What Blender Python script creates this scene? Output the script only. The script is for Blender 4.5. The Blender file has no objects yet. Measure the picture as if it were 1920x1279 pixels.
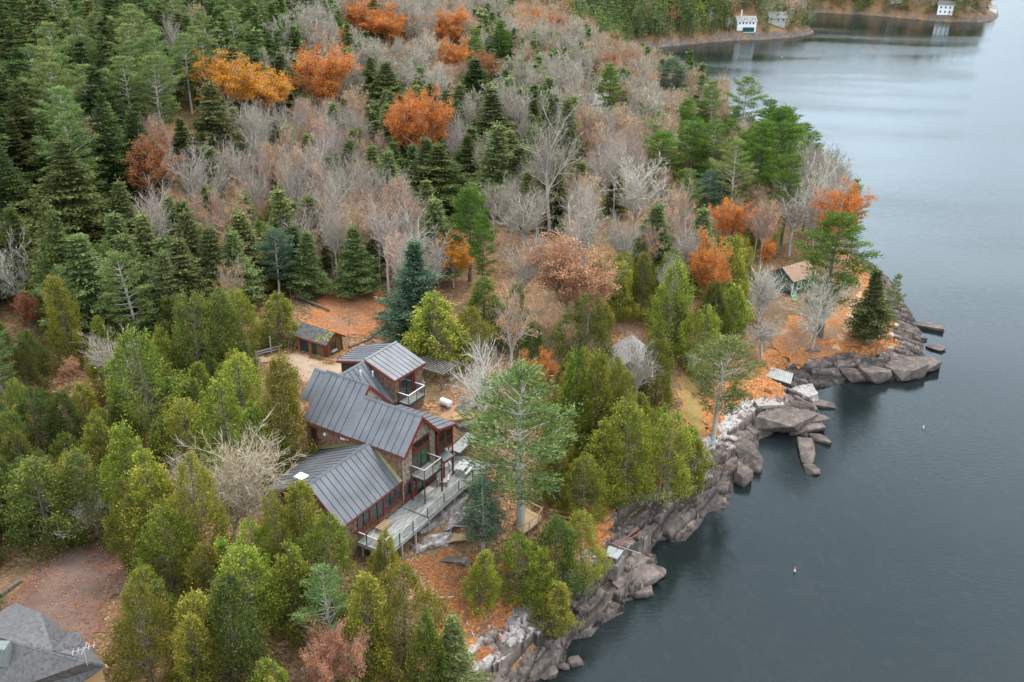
import bpy, math, random
import numpy as np
from mathutils import Vector
sc = bpy.context.scene
COL = sc.collection
R = math.radians
# ------------------------------------------------------------------ camera
CH, TH, FP, RO = 60.0, R(25), 1700.0, R(1.25)
cam = bpy.data.cameras.new('camera'); camo = bpy.data.objects.new('camera', cam); COL.objects.link(camo)
cam.sensor_width = 36.0; cam.lens = FP / 1920 * 36.0; cam.clip_start = 0.5; cam.clip_end = 6000
camo.location = (0, 0, CH)
_r, _u, _f = Vector((1, 0, 0)), Vector((0, math.sin(TH), math.cos(TH))), Vector((0, math.cos(TH), -math.sin(TH)))
_r2 = _r * math.cos(RO) + _u * math.sin(RO); _u2 = -_r * math.sin(RO) + _u * math.cos(RO)
from mathutils import Matrix
m3 = Matrix((_r2, _u2, -_f)).transposed()
camo.rotation_euler = m3.to_euler()
sc.camera = camo
# ------------------------------------------------------------------ sky, sun, exposure (soft overcast daylight)
SUN_AZ, SUN_EL = R(31), R(64)          # azimuth from +Y towards +X
w = bpy.data.worlds.new('World'); sc.world = w; w.use_nodes = True
nt = w.node_tree; nt.nodes.clear()
def N(nt, t, **k):
    n = nt.nodes.new(t)
    for a, b in k.items(): setattr(n, a, b)
    return n
out = N(nt, 'ShaderNodeOutputWorld'); bg = N(nt, 'ShaderNodeBackground')
sky = N(nt, 'ShaderNodeTexSky', sky_type='NISHITA', sun_disc=False, sun_elevation=SUN_EL, sun_rotation=SUN_AZ)
tc = N(nt, 'ShaderNodeTexCoord'); mp = N(nt, 'ShaderNodeMapping'); mp.inputs['Scale'].default_value = (1.5, 1.5, 4.5)
no = N(nt, 'ShaderNodeTexNoise'); no.inputs['Scale'].default_value = 2.0; no.inputs['Detail'].default_value = 5
cr = N(nt, 'ShaderNodeValToRGB')
cr.color_ramp.elements[0].position = 0.3; cr.color_ramp.elements[0].color = (5.9, 6.9, 8.0, 1)
cr.color_ramp.elements[1].position = 0.72; cr.color_ramp.elements[1].color = (9.3, 10.2, 11.1, 1)
mx = N(nt, 'ShaderNodeMix', data_type='RGBA'); mx.inputs[0].default_value = 0.93
L = nt.links.new
L(tc.outputs['Generated'], mp.inputs[0]); L(mp.outputs[0], no.inputs[0]); L(no.outputs[0], cr.inputs[0])
# a brighter break in the cloud low over the far end of the lake
vd = N(nt, 'ShaderNodeVectorMath', operation='DOT_PRODUCT'); vd.inputs[1].default_value = (math.sin(R(17)) * math.cos(R(13)), math.cos(R(17)) * math.cos(R(13)), math.sin(R(13)))
pw = N(nt, 'ShaderNodeMath', operation='POWER'); pw.inputs[1].default_value = 60; mb_ = N(nt, 'ShaderNodeMath', operation='MULTIPLY_ADD'); mb_.inputs[1].default_value = 0.55; mb_.inputs[2].default_value = 1.0
vs_ = N(nt, 'ShaderNodeVectorMath', operation='SCALE')
# thicker, duller cloud towards the horizon
sp_ = N(nt, 'ShaderNodeSeparateXYZ'); mh = N(nt, 'ShaderNodeMapRange', interpolation_type='SMOOTHSTEP'); mh.inputs[1].default_value = 0.0; mh.inputs[2].default_value = 0.30; mh.inputs[3].default_value = 0.42; mh.inputs[4].default_value = 1.0
L(tc.outputs['Generated'], sp_.inputs[0]); L(sp_.outputs['Z'], mh.inputs[0]); mm_ = N(nt, 'ShaderNodeMath', operation='MULTIPLY')
L(tc.outputs['Generated'], vd.inputs[0]); L(vd.outputs['Value'], pw.inputs[0]); L(pw.outputs[0], mb_.inputs[0]); L(cr.outputs[0], vs_.inputs[0]); L(mb_.outputs[0], mm_.inputs[0]); L(mh.outputs[0], mm_.inputs[1]); L(mm_.outputs[0], vs_.inputs['Scale'])
L(sky.outputs[0], mx.inputs[6]); L(vs_.outputs[0], mx.inputs[7]); L(mx.outputs[2], bg.inputs[0]); L(bg.outputs[0], out.inputs[0])
bg.inputs[1].default_value = 0.125
sl = bpy.data.lights.new('sun', 'SUN'); slo = bpy.data.objects.new('sun', sl); COL.objects.link(slo)
sl.energy = 1.3; sl.angle = R(14); sl.color = (1.0, 0.95, 0.88)
sd = Vector((math.sin(SUN_AZ) * math.cos(SUN_EL), math.cos(SUN_AZ) * math.cos(SUN_EL), math.sin(SUN_EL)))
slo.rotation_euler = sd.to_track_quat('Z', 'Y').to_euler()
sc.view_settings.view_transform = 'Standard'; sc.view_settings.look = 'None'
sc.view_settings.exposure = 1.18; sc.view_settings.gamma = 1.0
sc.render.engine = 'CYCLES'
sc.cycles.max_bounces = 5; sc.cycles.diffuse_bounces = 2; sc.cycles.glossy_bounces = 3
sc.cycles.transparent_max_bounces = 8; sc.cycles.transmission_bounces = 3
# ------------------------------------------------------------------ pixel <-> world helpers
cR, sR = math.cos(RO), math.sin(RO); cT, sT = math.cos(TH), math.sin(TH)
def ray(px, py):
    a = (px - 960) / FP; b = -(py - 639.5) / FP
    a, b = a * cR - b * sR, a * sR + b * cR
    return np.array([a, cT + b * sT, -sT + b * cT])
def at(px, py, z=0.0):
    d = ray(px, py); t = (z - CH) / d[2]
    return np.array([d[0] * t, d[1] * t, z])
def pj(x, y, z):
    vz = z - CH; dd = y * cT - vz * sT
    a = x / dd; b = (y * sT + vz * cT) / dd
    a, b = a * cR + b * sR, -a * sR + b * cR
    return 960 + FP * a, 639.5 - FP * b, dd
# ------------------------------------------------------------------ tagging / mesh helpers
def tag(o, label=None, cat=None, group=None, kind=None):
    if label: o['label'] = label
    if cat: o['category'] = cat
    if group: o['group'] = group
    if kind: o['kind'] = kind
    return o
def empty(name, loc, rz=0, label=None, cat=None, group=None):
    o = bpy.data.objects.new(name, None); COL.objects.link(o)
    o.location = loc; o.rotation_euler = (0, 0, rz); o.empty_display_size = 0.3
    return tag(o, label, cat, group)
def mesh_np(name, V, quads=None, tris=None, mats=(), qm=None, tm=None, tone=None, smooth=False, attrs=None):
    me = bpy.data.meshes.new(name)
    V = np.asarray(V, dtype=np.float32)
    quads = np.zeros((0, 4), int) if quads is None else np.asarray(quads)
    tris = np.zeros((0, 3), int) if tris is None else np.asarray(tris)
    me.vertices.add(len(V)); me.vertices.foreach_set('co', V.ravel())
    nl = quads.size + tris.size
    me.loops.add(nl); me.loops.foreach_set('vertex_index', np.concatenate([quads.ravel(), tris.ravel()]).astype(np.int32))
    npoly = len(quads) + len(tris); me.polygons.add(npoly)
    tot = np.concatenate([np.full(len(quads), 4), np.full(len(tris), 3)])
    st = np.concatenate([[0], np.cumsum(tot)[:-1]]) if npoly else np.zeros(0)
    me.polygons.foreach_set('loop_start', st.astype(np.int32))
    for m in mats: me.materials.append(m)
    if qm is not None or tm is not None:
        q = np.zeros(len(quads), int) if qm is None else qm
        t = np.zeros(len(tris), int) if tm is None else tm
        me.polygons.foreach_set('material_index', np.concatenate([q, t]).astype(np.int32))
    me.update(calc_edges=True)
    if smooth: me.polygons.foreach_set('use_smooth', np.ones(npoly, bool))
    if tone is not None:
        a = me.attributes.new('tone', 'FLOAT', 'POINT'); a.data.foreach_set('value', np.asarray(tone, dtype=np.float32))
    for k, v in (attrs or {}).items():
        a = me.attributes.new(k, 'FLOAT', 'POINT'); a.data.foreach_set('value', np.asarray(v, dtype=np.float32))
    me.validate()
    return me
def link(name, me, parent=None, loc=(0, 0, 0), rz=0):
    o = bpy.data.objects.new(name, me); COL.objects.link(o)
    o.location = loc; o.rotation_euler = (0, 0, rz)
    if parent is not None: o.parent = parent
    return o
class MB:
    """collects boxes, beams, tubes, slabs and becomes ONE mesh"""
    def __init__(s): s.v = []; s.f = []; s.m = []
    def add(s, vs, fs, mi=0):
        b = len(s.v); s.v += [tuple(map(float, p)) for p in vs]
        for f in fs: s.f.append(tuple(b + i for i in f)); s.m.append(mi)
    def hexa(s, b4, t4, mi=0):
        s.add(list(b4) + list(t4), [(3, 2, 1, 0), (4, 5, 6, 7), (0, 1, 5, 4), (1, 2, 6, 5), (2, 3, 7, 6), (3, 0, 4, 7)], mi)
    def box(s, x0, x1, y0, y1, z0, z1, mi=0):
        s.hexa([(x0, y0, z0), (x1, y0, z0), (x1, y1, z0), (x0, y1, z0)], [(x0, y0, z1), (x1, y0, z1), (x1, y1, z1), (x0, y1, z1)], mi)
    def beam(s, p, q, w, h, mi=0, up=(0, 0, 1)):
        p, q = Vector(p), Vector(q); d = (q - p).normalized(); u = Vector(up)
        sx = d.cross(u)
        if sx.length < 1e-4: sx = d.cross(Vector((1, 0, 0)))
        sx.normalize(); uy = sx.cross(d).normalized()
        a, b = sx * w / 2, uy * h / 2
        s.hexa([p - a - b, p + a - b, p + a + b, p - a + b], [q - a - b, q + a - b, q + a + b, q - a + b], mi)
    def slab(s, pts, th, mi=0, down=None):
        pts = [Vector(p) for p in pts]; n = (pts[1] - pts[0]).cross(pts[2] - pts[0]).normalized()
        if n.z < 0: pts = pts[::-1]; n = -n
        if down is not None: n = Vector(down)
        k = len(pts); lo = [p - n * th for p in pts]
        s.add(pts + lo, [tuple(range(k)), tuple(range(2 * k - 1, k - 1, -1))] + [(i, k + i, k + (i + 1) % k, (i + 1) % k) for i in range(k)], mi)
    def prism(s, pts, vec, mi=0):
        a = [Vector(p) for p in pts]; b = [p + Vector(vec) for p in a]; k = len(a)
        s.add(a + b, [tuple(range(k))[::-1], tuple(range(k, 2 * k))] + [(i, (i + 1) % k, k + (i + 1) % k, k + i) for i in range(k)], mi)
    def tube(s, p, q, r0, r1=None, n=8, mi=0):
        r1 = r0 if r1 is None else r1; p, q = Vector(p), Vector(q); d = (q - p).normalized()
        a = d.orthogonal().normalized(); b = d.cross(a)
        vs = [p + (a * math.cos(2 * math.pi * i / n) + b * math.sin(2 * math.pi * i / n)) * r0 for i in range(n)]
        vs += [q + (a * math.cos(2 * math.pi * i / n) + b * math.sin(2 * math.pi * i / n)) * r1 for i in range(n)]
        s.add(vs, [tuple(range(n))[::-1], tuple(range(n, 2 * n))] + [(i, (i + 1) % n, n + (i + 1) % n, n + i) for i in range(n)], mi)
    def build(s, name, mats, parent=None, loc=(0, 0, 0), rz=0, bevel=0, smooth=False):
        me = bpy.data.meshes.new(name); me.from_pydata(s.v, [], s.f)
        for m in (mats if isinstance(mats, (list, tuple)) else [mats]): me.materials.append(m)
        me.polygons.foreach_set('material_index', s.m)
        if smooth: me.polygons.foreach_set('use_smooth', [True] * len(s.f))
        me.update()
        import bmesh
        bm = bmesh.new(); bm.from_mesh(me); bmesh.ops.recalc_face_normals(bm, faces=bm.faces); bm.to_mesh(me); bm.free()
        o = link(name, me, parent, loc, rz)
        if bevel:
            b = o.modifiers.new('b', 'BEVEL'); b.width = bevel; b.segments = 2
        return o
# ------------------------------------------------------------------ materials
def mat(name, col, rough=0.7, metal=0.0, col2=None, scale=3.0, spec=0.3, bump=0.0, detail=6, contrast=(0.35, 0.65), stretch=None):
    m = bpy.data.materials.new(name); m.use_nodes = True; t = m.node_tree; b = t.nodes['Principled BSDF']
    b.inputs['Base Color'].default_value = (*col, 1); b.inputs['Roughness'].default_value = rough
    b.inputs['Metallic'].default_value = metal; b.inputs['Specular IOR Level'].default_value = spec
    if col2 is not None or bump:
        tc = N(t, 'ShaderNodeTexCoord'); n = N(t, 'ShaderNodeTexNoise'); n.inputs['Scale'].default_value = scale; n.inputs['Detail'].default_value = detail
        n.inputs['Roughness'].default_value = 0.65
        if stretch:
            mp = N(t, 'ShaderNodeMapping'); mp.inputs['Scale'].default_value = stretch
            t.links.new(tc.outputs['Object'], mp.inputs[0]); t.links.new(mp.outputs[0], n.inputs[0])
        else: t.links.new(tc.outputs['Object'], n.inputs[0])
        if col2 is not None:
            c = N(t, 'ShaderNodeValToRGB'); c.color_ramp.elements[0].position, c.color_ramp.elements[1].position = contrast
            c.color_ramp.elements[0].color = (*col, 1); c.color_ramp.elements[1].color = (*col2, 1)
            t.links.new(n.outputs[0], c.inputs[0]); t.links.new(c.outputs[0], b.inputs['Base Color'])
        if bump:
            bu = N(t, 'ShaderNodeBump'); bu.inputs['Strength'].default_value = bump; bu.inputs['Distance'].default_value = 0.05
            t.links.new(n.outputs[0], bu.inputs['Height']); t.links.new(bu.outputs[0], b.inputs['Normal'])
    return m
def leafmat(name, c1, c2, c3=None, var=0.12, trans=0.34):
    """foliage: colour by leaf tone, whole plant shifted a little by object random"""
    m = bpy.data.materials.new(name); m.use_nodes = True; t = m.node_tree; b = t.nodes['Principled BSDF']; l = t.links.new
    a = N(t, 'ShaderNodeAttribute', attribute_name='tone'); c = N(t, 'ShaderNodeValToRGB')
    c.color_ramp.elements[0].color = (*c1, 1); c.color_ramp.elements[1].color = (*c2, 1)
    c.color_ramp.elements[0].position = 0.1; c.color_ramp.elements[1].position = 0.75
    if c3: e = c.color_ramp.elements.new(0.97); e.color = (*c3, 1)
    oi = N(t, 'ShaderNodeObjectInfo'); hs = N(t, 'ShaderNodeHueSaturation')
    mr = N(t, 'ShaderNodeMapRange'); mr.inputs[3].default_value = 0.5 - var * 0.22; mr.inputs[4].default_value = 0.5 + var * 0.22
    mv = N(t, 'ShaderNodeMath', operation='MULTIPLY'); mv.inputs[1].default_value = 7.31; fr = N(t, 'ShaderNodeMath', operation='FRACT')
    mr2 = N(t, 'ShaderNodeMapRange'); mr2.inputs[3].default_value = 1 - var * 2.2; mr2.inputs[4].default_value = 1 + var * 2.0
    l(a.outputs['Fac'], c.inputs[0]); l(c.outputs[0], hs.inputs['Color']); l(oi.outputs['Random'], mr.inputs[0]); l(mr.outputs[0], hs.inputs['Hue'])
    l(oi.outputs['Random'], mv.inputs[0]); l(mv.outputs[0], fr.inputs[0]); l(fr.outputs[0], mr2.inputs[0]); l(mr2.outputs[0], hs.inputs['Value'])
    l(hs.outputs[0], b.inputs['Base Color']); b.inputs['Roughness'].default_value = 0.75; b.inputs['Specular IOR Level'].default_value = 0.15
    if trans:
        tr = N(t, 'ShaderNodeBsdfTranslucent'); ms = N(t, 'ShaderNodeMixShader'); ms.inputs[0].default_value = trans
        l(hs.outputs[0], tr.inputs[0]); l(b.outputs[0], ms.inputs[1]); l(tr.outputs[0], ms.inputs[2]); l(ms.outputs[0], t.nodes['Material Output'].inputs[0])
    return m
M = {}
M['roof'] = mat('grey_metal_roofing', (0.105, 0.107, 0.113), 0.5, 0.3, (0.160, 0.163, 0.172), 0.55, 0.5, detail=9, contrast=(.3, .68))
M['seam'] = mat('roof_seam', (0.075, 0.077, 0.082), 0.5, 0.3)
M['red'] = mat('red_trim_paint', (0.19, 0.028, 0.020), 0.5, 0, (0.145, 0.035, 0.026), 2)
M['darkred'] = mat('dark_red_wood', (0.11, 0.026, 0.022), 0.6, 0, (0.16, 0.052, 0.038), 3)
M['white'] = mat('white_paint', (0.75, 0.75, 0.73), 0.5)
M['offwhite'] = mat('weathered_white', (0.55, 0.54, 0.50), 0.7, 0, (0.35, 0.34, 0.31), 2)
M['black'] = mat('black_metal', (0.02, 0.022, 0.028), 0.4, 0.4)
M['rail'] = mat('pale_rail_wood', (0.55, 0.50, 0.44), 0.6, 0, (0.42, 0.38, 0.33), 4)
M['deck'] = None
M['pane'] = mat('window_glass', (0.02, 0.028, 0.026), 0.06, 0, None, spec=1.0)
M['pane_green'] = mat('window_glass_interior', (0.05, 0.10, 0.05), 0.1, 0, (0.03, 0.03, 0.028), 0.8, 1.0)
M['bark'] = mat('grey_brown_bark', (0.10, 0.075, 0.055), 0.9, 0, (0.17, 0.14, 0.11), 5)
M['barkpale'] = mat('pale_grey_bark', (0.34, 0.30, 0.25), 0.9, 0, (0.50, 0.46, 0.39), 4)
M['birch'] = mat('white_birch_bark', (0.60, 0.57, 0.52), 0.8, 0, (0.35, 0.30, 0.27), 6, contrast=(0.5, 0.75))
M['stone'] = mat('grey_stone', (0.20, 0.19, 0.18), 0.9, 0, (0.33, 0.31, 0.29), 1.5, bump=0.6)
M['concrete'] = mat('pale_concrete', (0.34, 0.31, 0.27), 0.85, 0, (0.27, 0.245, 0.21), 1.2)
M['tanwood'] = mat('tan_new_wood', (0.40, 0.27, 0.15), 0.7, 0, (0.33, 0.22, 0.12), 3)
M['greywood'] = mat('grey_weathered_wood', (0.30, 0.28, 0.26), 0.8, 0, (0.42, 0.40, 0.37), 4)
M['darkwood'] = mat('dark_wood', (0.05, 0.035, 0.028), 0.8)
M['olivewall'] = mat('olive_brown_siding', (0.17, 0.115, 0.035), 0.8, 0, (0.12, 0.085, 0.035), 2, stretch=(1, 1, 6))
M['orangewood'] = mat('orange_brown_wood', (0.38, 0.13, 0.045), 0.7, 0, (0.28, 0.10, 0.04), 3)
M['greenwall'] = mat('dark_green_siding', (0.045, 0.085, 0.062), 0.7, 0, (0.06, 0.10, 0.07), 2)
M['tealroof'] = mat('blue_grey_roof', (0.13, 0.17, 0.18), 0.6)
M['glassrail'] = None
def glassrail():
    m = bpy.data.materials.new('clear_glass_panel'); m.use_nodes = True; t = m.node_tree; t.nodes.clear()
    o = N(t, 'ShaderNodeOutputMaterial'); tr = N(t, 'ShaderNodeBsdfTransparent'); g = N(t, 'ShaderNodeBsdfGlossy'); ms = N(t, 'ShaderNodeMixShader')
    tr.inputs[0].default_value = (0.88, 0.93, 0.93, 1); g.inputs['Roughness'].default_value = 0.03; ms.inputs[0].default_value = 0.16
    t.links.new(tr.outputs[0], ms.inputs[1]); t.links.new(g.outputs[0], ms.inputs[2]); t.links.new(ms.outputs[0], o.inputs[0]); return m
M['glassrail'] = glassrail()
def shingle_wall(name, c1, c2, c3):
    m = bpy.data.materials.new(name); m.use_nodes = True; t = m.node_tree; b = t.nodes['Principled BSDF']; l = t.links.new
    tc = N(t, 'ShaderNodeTexCoord'); mp = N(t, 'ShaderNodeMapping'); mp.inputs['Scale'].default_value = (5, 5, 4.5)
    v = N(t, 'ShaderNodeTexVoronoi', feature='F1'); v.inputs['Scale'].default_value = 1.0
    hs = N(t, 'ShaderNodeSeparateColor'); c = N(t, 'ShaderNodeValToRGB')
    c.color_ramp.elements[0].color = (*c1, 1); c.color_ramp.elements[1].color = (*c2, 1); e = c.color_ramp.elements.new(0.9); e.color = (*c3, 1); c.color_ramp.elements[1].position = 0.6
    n = N(t, 'ShaderNodeTexNoise'); n.inputs['Scale'].default_value = 0.6; n.inputs['Detail'].default_value = 4
    mm = N(t, 'ShaderNodeMath', operation='MULTIPLY_ADD'); mm.inputs[1].default_value = 0.9; ms = N(t, 'ShaderNodeMath', operation='SUBTRACT'); ms.inputs[1].default_value = 0.42
    l(tc.outputs['Object'], mp.inputs[0]); l(mp.outputs[0], v.inputs[0]); l(v.outputs['Color'], hs.inputs[0]); l(tc.outputs['Object'], n.inputs[0])
    l(n.outputs[0], ms.inputs[0]); l(hs.outputs[0], mm.inputs[0]); l(ms.outputs[0], mm.inputs[2]); l(mm.outputs[0], c.inputs[0]); l(c.outputs[0], b.inputs['Base Color'])
    b.inputs['Roughness'].default_value = 0.85; return m
M['shingle'] = shingle_wall('cedar_shingle_siding', (0.045, 0.024, 0.014), (0.13, 0.06, 0.03), (0.24, 0.145, 0.085))
M['shingle_pale'] = shingle_wall('weathered_shingle_siding', (0.13, 0.082, 0.054), (0.26, 0.18, 0.12), (0.38, 0.30, 0.23))
M['asphalt'] = shingle_wall('asphalt_shingle_roof', (0.055, 0.05, 0.048), (0.085, 0.078, 0.076), (0.12, 0.112, 0.108))
M['darkasphalt'] = shingle_wall('dark_asphalt_roof', (0.035, 0.033, 0.034), (0.065, 0.06, 0.058), (0.11, 0.10, 0.09))
M['greyshingle'] = shingle_wall('grey_shingle_roof', (0.17, 0.155, 0.14), (0.23, 0.21, 0.19), (0.29, 0.27, 0.25))
M['brownroof'] = shingle_wall('orange_leaf_roof', (0.19, 0.108, 0.06), (0.24, 0.14, 0.082), (0.29, 0.185, 0.115))
def deckmat():
    m = bpy.data.materials.new('grey_deck_boards'); m.use_nodes = True; t = m.node_tree; b = t.nodes['Principled BSDF']; l = t.links.new
    tc = N(t, 'ShaderNodeTexCoord'); wv = N(t, 'ShaderNodeTexWave', wave_type='BANDS', bands_direction='X'); wv.inputs['Scale'].default_value = 2.2
    wv.inputs['Distortion'].default_value = 0.1
    n = N(t, 'ShaderNodeTexNoise'); n.inputs['Scale'].default_value = 1.3; n.inputs['Detail'].default_value = 6
    mp = N(t, 'ShaderNodeMapping'); mp.inputs['Scale'].default_value = (4, 0.8, 1)
    c = N(t, 'ShaderNodeValToRGB'); c.color_ramp.elements[0].color = (0.17, 0.165, 0.13, 1); c.color_ramp.elements[1].color = (0.34, 0.335, 0.32, 1)
    c.color_ramp.elements[0].position = 0.33; c.color_ramp.elements[1].position = 0.62
    r2 = N(t, 'ShaderNodeValToRGB'); r2.color_ramp.elements[0].position = 0.0; r2.color_ramp.elements[0].color = (0.45, 0.45, 0.45, 1); r2.color_ramp.elements[1].position = 0.16
    mu = N(t, 'ShaderNodeMix', data_type='RGBA', blend_type='MULTIPLY'); mu.inputs[0].default_value = 0.8
    l(tc.outputs['Object'], mp.inputs[0]); l(mp.outputs[0], n.inputs[0]); l(tc.outputs['Object'], wv.inputs[0]); l(n.outputs[0], c.inputs[0]); l(wv.outputs[0], r2.inputs[0])
    l(c.outputs[0], mu.inputs[6]); l(r2.outputs[0], mu.inputs[7]); l(mu.outputs[2], b.inputs['Base Color']); b.inputs['Roughness'].default_value = 0.75
    return m
M['deck'] = deckmat()
# foliage
LM = {
 'cedar': leafmat('cedar_foliage', (0.088, 0.122, 0.018), (0.27, 0.285, 0.040), (0.43, 0.37, 0.070), 0.16),
 'cedardark': leafmat('dark_cedar_foliage', (0.050, 0.080, 0.018), (0.14, 0.170, 0.034), (0.24, 0.21, 0.045), 0.15),
 'hemlock': leafmat('hemlock_foliage', (0.045, 0.070, 0.020), (0.125, 0.158, 0.042), (0.20, 0.215, 0.06), 0.17),
 'greygreen': leafmat('olive_hemlock_foliage', (0.085, 0.115, 0.038), (0.22, 0.25, 0.080), (0.32, 0.32, 0.115), 0.13),
 'pine': leafmat('pine_needles', (0.065, 0.105, 0.030), (0.225, 0.285, 0.082), (0.35, 0.39, 0.13), 0.10),
 'pinebright': leafmat('bright_pine_needles', (0.04, 0.09, 0.014), (0.155, 0.245, 0.035), (0.25, 0.33, 0.05), 0.07),
 'pineblue': leafmat('blue_green_needles', (0.045, 0.085, 0.050), (0.13, 0.205, 0.12), (0.20, 0.28, 0.15), 0.06),
 'orange': leafmat('orange_leaves', (0.42, 0.13, 0.025), (0.76, 0.28, 0.055), (0.84, 0.44, 0.14), 0.015, 0.3),
 'amber': leafmat('amber_leaves', (0.42, 0.16, 0.02), (0.78, 0.34, 0.025), (0.80, 0.42, 0.08), 0.05, 0.3),
 'rust': leafmat('rust_leaves', (0.22, 0.065, 0.025), (0.44, 0.145, 0.05), (0.52, 0.22, 0.08), 0.08, 0.3),
 'peach': leafmat('peach_leaves', (0.36, 0.17, 0.085), (0.66, 0.35, 0.18), (0.72, 0.45, 0.26), 0.06, 0.3),
 'yellow': leafmat('yellow_leaves', (0.32, 0.24, 0.02), (0.56, 0.40, 0.03), None, 0.08, 0.3),
 'twig': leafmat('grey_twigs', (0.24, 0.195, 0.155), (0.42, 0.355, 0.29), (0.52, 0.45, 0.38), 0.10, 0),
 'twigpink': leafmat('pinkish_twigs', (0.25, 0.18, 0.135), (0.42, 0.31, 0.235), (0.53, 0.40, 0.31), 0.10, 0),
 'twigtan': leafmat('tan_twigs', (0.40, 0.31, 0.20), (0.56, 0.45, 0.31), (0.66, 0.56, 0.42), 0.03, 0),
 'twigpale': leafmat('pale_twigs', (0.40, 0.36, 0.29), (0.56, 0.51, 0.42), (0.66, 0.61, 0.52), 0.04, 0),
}
# ------------------------------------------------------------------ shoreline and terrain
SH = [(900, 1500), (960, 1360), (991, 1279), (1024, 1264), (1056, 1246), (1060, 1214), (1070, 1197), (1106, 1191), (1122, 1170), (1165, 1148), (1168, 1125),
      (1207, 1119), (1215, 1089), (1232, 1083), (1227, 1043), (1225, 1033), (1237, 1017), (1282, 1012), (1309, 984), (1322, 961), (1364, 948), (1373, 899),
      (1410, 883), (1417, 860), (1419, 847), (1420, 823), (1456, 810), (1491, 810), (1513, 819), (1529, 799), (1538, 784), (1532, 770), (1524, 749), (1524, 731), (1548, 726),
      (1579, 717), (1596, 713), (1621, 715), (1645, 713), (1686, 714), (1708, 702), (1732, 695), (1742, 686), (1740, 672), (1724, 660), (1731, 648), (1731, 637),
      (1719, 607), (1704, 582), (1668, 526), (1653, 511), (1624, 489), (1600, 455), (1570, 420), (1540, 380), (1500, 330), (1450, 280), (1400, 240), (1330, 205),
      (1255, 172), (1190, 145), (1165, 118), (1175, 102), (1197, 94), (1260, 87), (1320, 81), (1380, 76), (1430, 75), (1480, 71), (1515, 66), (1527, 61), (1515, 50),
      (1480, 40), (1470, 30), (1500, 25), (1530, 25), (1600, 27), (1700, 36), (1780, 42), (1840, 42), (1864, 38), (1872, 30), (1868, 16), (1850, 2), (1800, -15), (1700, -25)]
SP = np.array([at(a, b, 0)[:2] for a, b in SH])
SP = np.vstack([SP, [[300, 1500], [-1200, 1500], [-1200, -100], [SP[0][0] - 30, -100]]])
NS = len(SH)
def sdist(x, y):
    x = np.atleast_1d(np.asarray(x, float)); y = np.atleast_1d(np.asarray(y, float))
    best = np.full(x.shape, 1e9); ins = np.zeros(x.shape, bool); n = len(SP)
    for i in range(n):
        x0, y0 = SP[i]; x1, y1 = SP[(i + 1) % n]
        if i < NS - 1:
            dx, dy = x1 - x0, y1 - y0; t = np.clip(((x - x0) * dx + (y - y0) * dy) / (dx * dx + dy * dy), 0, 1)
            best = np.minimum(best, (x - x0 - t * dx) ** 2 + (y - y0 - t * dy) ** 2)
        c = ((y0 > y) != (y1 > y))
        if y1 != y0: ins ^= c & (x < (x1 - x0) * (y - y0) / (y1 - y0) + x0)
    return np.where(ins, 1, -1) * np.sqrt(best)
def sm(t): t = np.clip(t, 0, 1); return t * t * (3 - 2 * t)
HO = at(757, 950, 9.0); HA = R(-31)
HU = np.array([math.cos(HA), math.sin(HA)]); HV = np.array([-math.sin(HA), math.cos(HA)])
def W(u, v, z): return (HO[0] + HU[0] * u + HV[0] * v, HO[1] + HU[1] * u + HV[1] * v, z)
def vnoise(x, y, s, seed=0):
    a = seed * 1.7
    return (np.sin(x * s + 1.3 * np.sin(y * s * .7 + a) + a) * np.sin(y * s * 1.1 + 1.7 * np.sin(x * s * .6 - a)) + .5 * np.sin(x * s * 2.3 + y * s * 1.9 + a))
def ground(x, y, d=None):
    x = np.atleast_1d(np.asarray(x, float)); y = np.atleast_1d(np.asarray(y, float))
    if d is None: d = sdist(x, y)
    u = (x - HO[0]) * HU[0] + (y - HO[1]) * HU[1]; v = (x - HO[0]) * HV[0] + (y - HO[1]) * HV[1]
    z = 9.0 + 2.0 * sm((v - 6) / 7)
    z = z + (4.6 - z) * sm((x - 8) / 38) * sm((y - 85) / 15)
    z = z + 24 * sm((y - 118) / 210) * sm((75 - x) / 200) + 9 * sm((-32 - x) / 55) * sm((y - 62) / 70)
    z = z + 75 * sm((y - 440) / 260)
    z = z + 0.35 * vnoise(x, y, .09, 1) * sm((d - 8) / 20)
    dd = np.maximum(d, 0)
    c = 3.2 * np.power(np.clip(dd / 4.2, 0, 1), .8) + np.maximum(dd - 4.2, 0) * 0.40
    c = c * (1 - .35 * sm((x - 20) / 25) * (y < 400))
    k = 1.2; h = np.clip(.5 + .5 * (c - z) / k, 0, 1); z2 = c * (1 - h) + z * h - k * h * (1 - h)
    # levelled ground beneath and around the house and its deck
    f = sm((u + 17) / 4) * sm((4.5 - u) / 1.2) * sm((v + 12) / 3) * sm((10.5 - v) / 2)
    lim = np.where(u > -.5, 7.4, 8.6)
    z2 = z2 + (np.minimum(z2, lim) - z2) * f
    z2 = np.where(d < 0, np.maximum(-7 - .3 * vnoise(x, y, .2), d * .45 - .15 + .25 * vnoise(x, y, .8, 3) * np.clip(-d / 3, 0, 1)), z2)
    return z2
def g1(x, y): return float(ground(x, y)[0])
def hit(px, py, lo=40, hi=900):
    """world point where the pixel's view ray meets the terrain (or the water)"""
    d = ray(px, py); t = np.concatenate([np.arange(lo, 260, .5), np.arange(260, hi, 2.)])
    X, Y, Z = d[0] * t, d[1] * t, CH + d[2] * t
    g = np.maximum(ground(X, Y), 0); k = np.argmax(Z <= g)
    if Z[k] > g[k]: k = len(t) - 1
    return np.array([X[k], Y[k], g[k]])
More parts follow.
